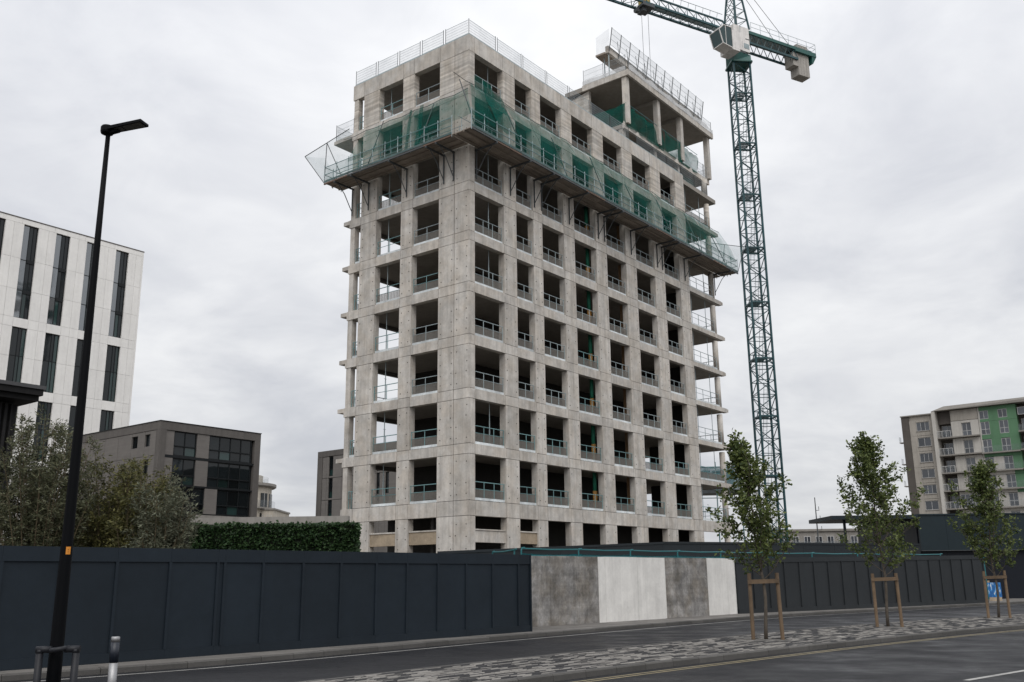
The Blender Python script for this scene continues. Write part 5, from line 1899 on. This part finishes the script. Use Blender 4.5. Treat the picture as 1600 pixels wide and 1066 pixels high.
for i, z in enumerate(SLZ):
    h = 2.62
    # balcony bay
    box('balcony_slab', 'apt_slab', ab, -1.86, 5.05, -.95, 1.58, z - .22, z)
    window(ab, -1.5, .35, z + .04, z + 2.3, cols=2, rows=1, depth=1.5, frame='win_white', glass='glass_apt', fw=.065)
    box('bay_wall', 'apt_pale', ab, .45, 2.15, .02, 1.55, z + .01, z + h + .2)
    box('bay_wall', 'apt_pale', ab, 3.70, 5.0, .02, 1.55, z + .01, z + h + .2)
    box('bay_wall', 'apt_pale', ab, 2.17, 3.68, .03, 1.55, z + 2.40, z + h + .2)
    if i == 4:
        window(ab, .62, 3.68, z + .04, z + 2.38, cols=4, rows=[z + .04, z + .95, z + 2.38], depth=-.02, frame='win_white', glass='glass_apt', fw=.07)
    window(ab, 2.17, 3.68, z + .04, z + 2.38, cols=2, rows=[z + .04, z + .95, z + 2.38], depth=.3, frame='win_white', glass='glass_apt', fw=.07)
    r = MB()
    for x in np.linspace(-1.8, .42, 4):
        r.box(x - .03, x + .03, -.93, -.87, z, z + 1.08)
    r.box(-1.85, .45, -.94, -.86, z + 1.08, z + 1.15)
    rl = r.build('balcony_rail', 'win_white', ab)
    MB().add([(-1.83, -.9, z + .05), (.44, -.9, z + .05), (.44, -.9, z + 1.06), (-1.83, -.9, z + 1.06)], [(0, 1, 2, 3)]).build('rail_glass', 'net_pale', rl)
    r = MB()
    for x in np.linspace(.5, 5.0, 7):
        r.box(x - .02, x + .02, -.93, -.89, z, z + 1.0)
    r.box(.46, 5.04, -.94, -.88, z + 1.0, z + 1.05)
    r.build('balcony_rail', 'apt_pale', ab) if i in (2, 3) else None
    # green part
    zg = z
    mg = 'apt_green' if i < 2 else 'apt_pale'
    for a, b in ((5.06, 5.28), (6.72, 8.28), (9.72, 11.2)):
        m2 = 'apt_green' if (i < 2 or (a > 9 and i < 4)) else 'apt_pale'
        if a < 5.2:
            m2 = 'apt_pale'
        box('facade_panel', m2, ab, a + .01, b - .01, -.02 + jit(.005), 1.55, zg - .9, zg + 2.22)
    for a, b in ((5.28, 6.72), (8.28, 9.72)):
        box('facade_panel', mg if i < 2 else 'apt_pale', ab, a, b, -.02, 1.5, zg - .88, zg - .12)
        window(ab, a, b, zg - .08, zg + 2.16, cols=2, rows=[zg - .08, zg + .85, zg + 2.16], depth=.12, frame='win_white', glass='glass_apt', fw=.07)
    if i >= 1:
        box('balcony_slab', 'apt_slab', ab, 5.07, 11.2, -.85, -.05, z - .35, z - .12)
        MB().add([(5.1, -.83, z - .1), (11.15, -.83, z - .1), (11.15, -.83, z + .95), (5.1, -.83, z + .95)], [(0, 1, 2, 3)]).build('rail_glass', 'net_pale', ab)
    # far right balcony bay
    box('balcony_slab', 'apt_slab', ab, 11.3, 16, -.95, 1.58, z - .22, z)
    MB().box(11.35, 13.5, -.92, -.86, z + .05, z + 1.05).build('balcony_rail', 'net_pale', ab)
    window(ab, 11.6, 13.6, z + .04, z + 2.3, cols=2, depth=1.4, frame='win_white', glass='glass_apt', fw=.065)
    box('bay_wall', 'apt_pale', ab, 14.0, 25, .0, 1.5, z + .01, z + h + .2)
box('bay_wall', 'apt_dark', ab, -1.86, .5, .7, 1.59, 28.1, 30.3)
box('facade_panel', 'apt_grey', ab, .5, 5.0, -.05, 1.55, 28.42, 30.3)
for a, b in ((5.06, 5.28), (6.72, 8.28), (9.72, 11.2)):
    box('facade_panel', 'apt_green' if a > 5.2 else 'apt_pale', ab, a + .01, b - .01, -.02, 1.55, 27.80, 30.35)
for a, b in ((5.28, 6.72), (8.28, 9.72)):
    box('facade_panel', 'apt_green', ab, a, b, -.02, 1.5, 29.72, 30.35)
    box('facade_panel', 'apt_green', ab, a, b, -.02, 1.5, 27.74, 28.2)
    window(ab, a, b, 28.23, 29.70, cols=2, depth=.12, frame='win_white', glass='glass_apt', fw=.07)
window(ab, 11.4, 15.5, 28.4, 29.7, cols=3, depth=.1, frame='win_white', glass='glass_apt', fw=.07)
for z in (25.5, 21.5, 17.5, 13.5):
    box('side_balcony', 'apt_slab', ab, -8.9, -8.12, .4, 1.6, z - .15, z)
    box('side_balcony_rail', 'net_pale', ab, -8.9, -8.84, .4, 1.6, z, z + 1.0)

# low pale apartments in the distance, and a mast
lb = thing('low_pale_block', 'low pale apartment block far away between the first two street trees', 'building', (60.0, 222.0, 0), R(-4))
box('wall', 'coping', lb, 0, 24, .25, 10, 0, 11.6)
box('roof', 'apt_slab', lb, -.4, 24.4, -.2, 10, 11.6, 12.1)
for z in (8.6, 5.4, 2.2):
    for i in range(9):
        x = .9 + 2.6 * i
        window(lb, x, x + 1.5, z, z + 1.9, cols=2, depth=.10 if False else .16, frame='win_white', glass='glass_apt', fw=.12)
    MB().box(0, 24, -.9, .2, z - .35, z - .15).build('balcony_slab', 'coping', lb)
    MB().box(0, 24, -.9, -.84, z - .15, z + .7).build('balcony_rail', 'net_pale', lb)
ms = thing('radio_mast', 'thin dark mast with short arms rising beyond the inner hoarding', 'mast', (46.9, 150, 0))
MB().tube([(0, 0, 0), (0, 0, 13.6)], [.16, .07], 6).build('pole', 'dark_steel', ms)
for z, l in ((11.6, .5), (10.2, .6), (8.6, .7)):
    MB().tube([(0, 0, z), (l, 0, z), (l, 0, z + .6)], .05, 5).build('arm', 'dark_steel', ms)
MB().box(-.35, .35, -.3, .3, 5.6, 6.8).build('equipment_box', 'dark_steel', ms)

# dark shed closing the street at the right, with its thin canopy
ds = thing('dark_site_shed', 'large dark teal sheet clad shed closing the view at the right, below the flats', 'shed', (27.8, 66.6, 0))
xs = list(np.linspace(0, 30, 17))
for a, b in zip(xs[:-1], xs[1:]):
    box('sheet_panel', 'clad_teal', ds, a + .006, b - .006, jit(.006), .2, 3.35, 5.70)
    box('lower_panel', 'clad_navy', ds, a + .006, b - .006, .32 + jit(.006), .5, 0, 3.30)
box('shed_body', 'clad_navy', ds, 0.02, 29.9, .51, 12, 0, 5.6)
box('roof_trim', 'clad_teal', ds, -.05, 30.05, -.06, 12, 5.703, 5.80)
box('drip_rail', 'dark_steel', ds, 0, 30, -.03, .31, 3.305, 3.345)
box('corner_post', 'teal_paint', ds, 3.9, 4.02, -.4, -.28, 0, 3.0)
cp = thing('flat_canopy', 'thin dark flat canopy projecting left from the dark shed behind the middle tree', 'canopy', (21.8, 66.6, 0))
box('roof_plate', 'clad_teal', cp, 0, 5.93, -.2, 5, 5.48, 5.74)
for x in (1.2, 5.2):
    box('column', 'clad_teal', cp, x, x + .15, 1, 1.15, 0, 5.475)

# teal netted site gantry behind the right end of the tower
gt = thing('site_gantry', 'teal netted site gantry on posts behind the right end of the tower', 'gantry', (15.5, 96.5, 0), R(-3))
box('deck', 'dark_steel', gt, 0, 7.3, 0, 3, 9.9, 10.25)
for i in range(4):
    x = 2.42 * i
    MB().tube([(x + .02, 0, 0), (x + .02, 0, 13.0)], .06, 6).build('post', 'teal_paint', gt)
    if i < 3:
        MB().grid(lambda u, v: (x + .06 + 2.3 * u, -.03 + .05 * math.sin(6 * u), 10.26 + 2.2 * v), 5, 3).build('net_panel', 'mesh_teal', gt)
        MB().grid(lambda u, v: (x + .06 + 2.3 * u, 2.9 + .05 * math.sin(6 * u), 10.26 + 2.2 * v), 5, 3).build('net_panel', 'mesh_teal', gt)
MB().tube([(0, 0, 12.5), (7.3, 0, 12.5)], .05, 6).build('top_tube', 'teal_paint', gt)
MB().tube([(0, -.1, 9.4), (7.3, -.1, 9.4)], .05, 6).build('lower_tube', 'galv', gt)
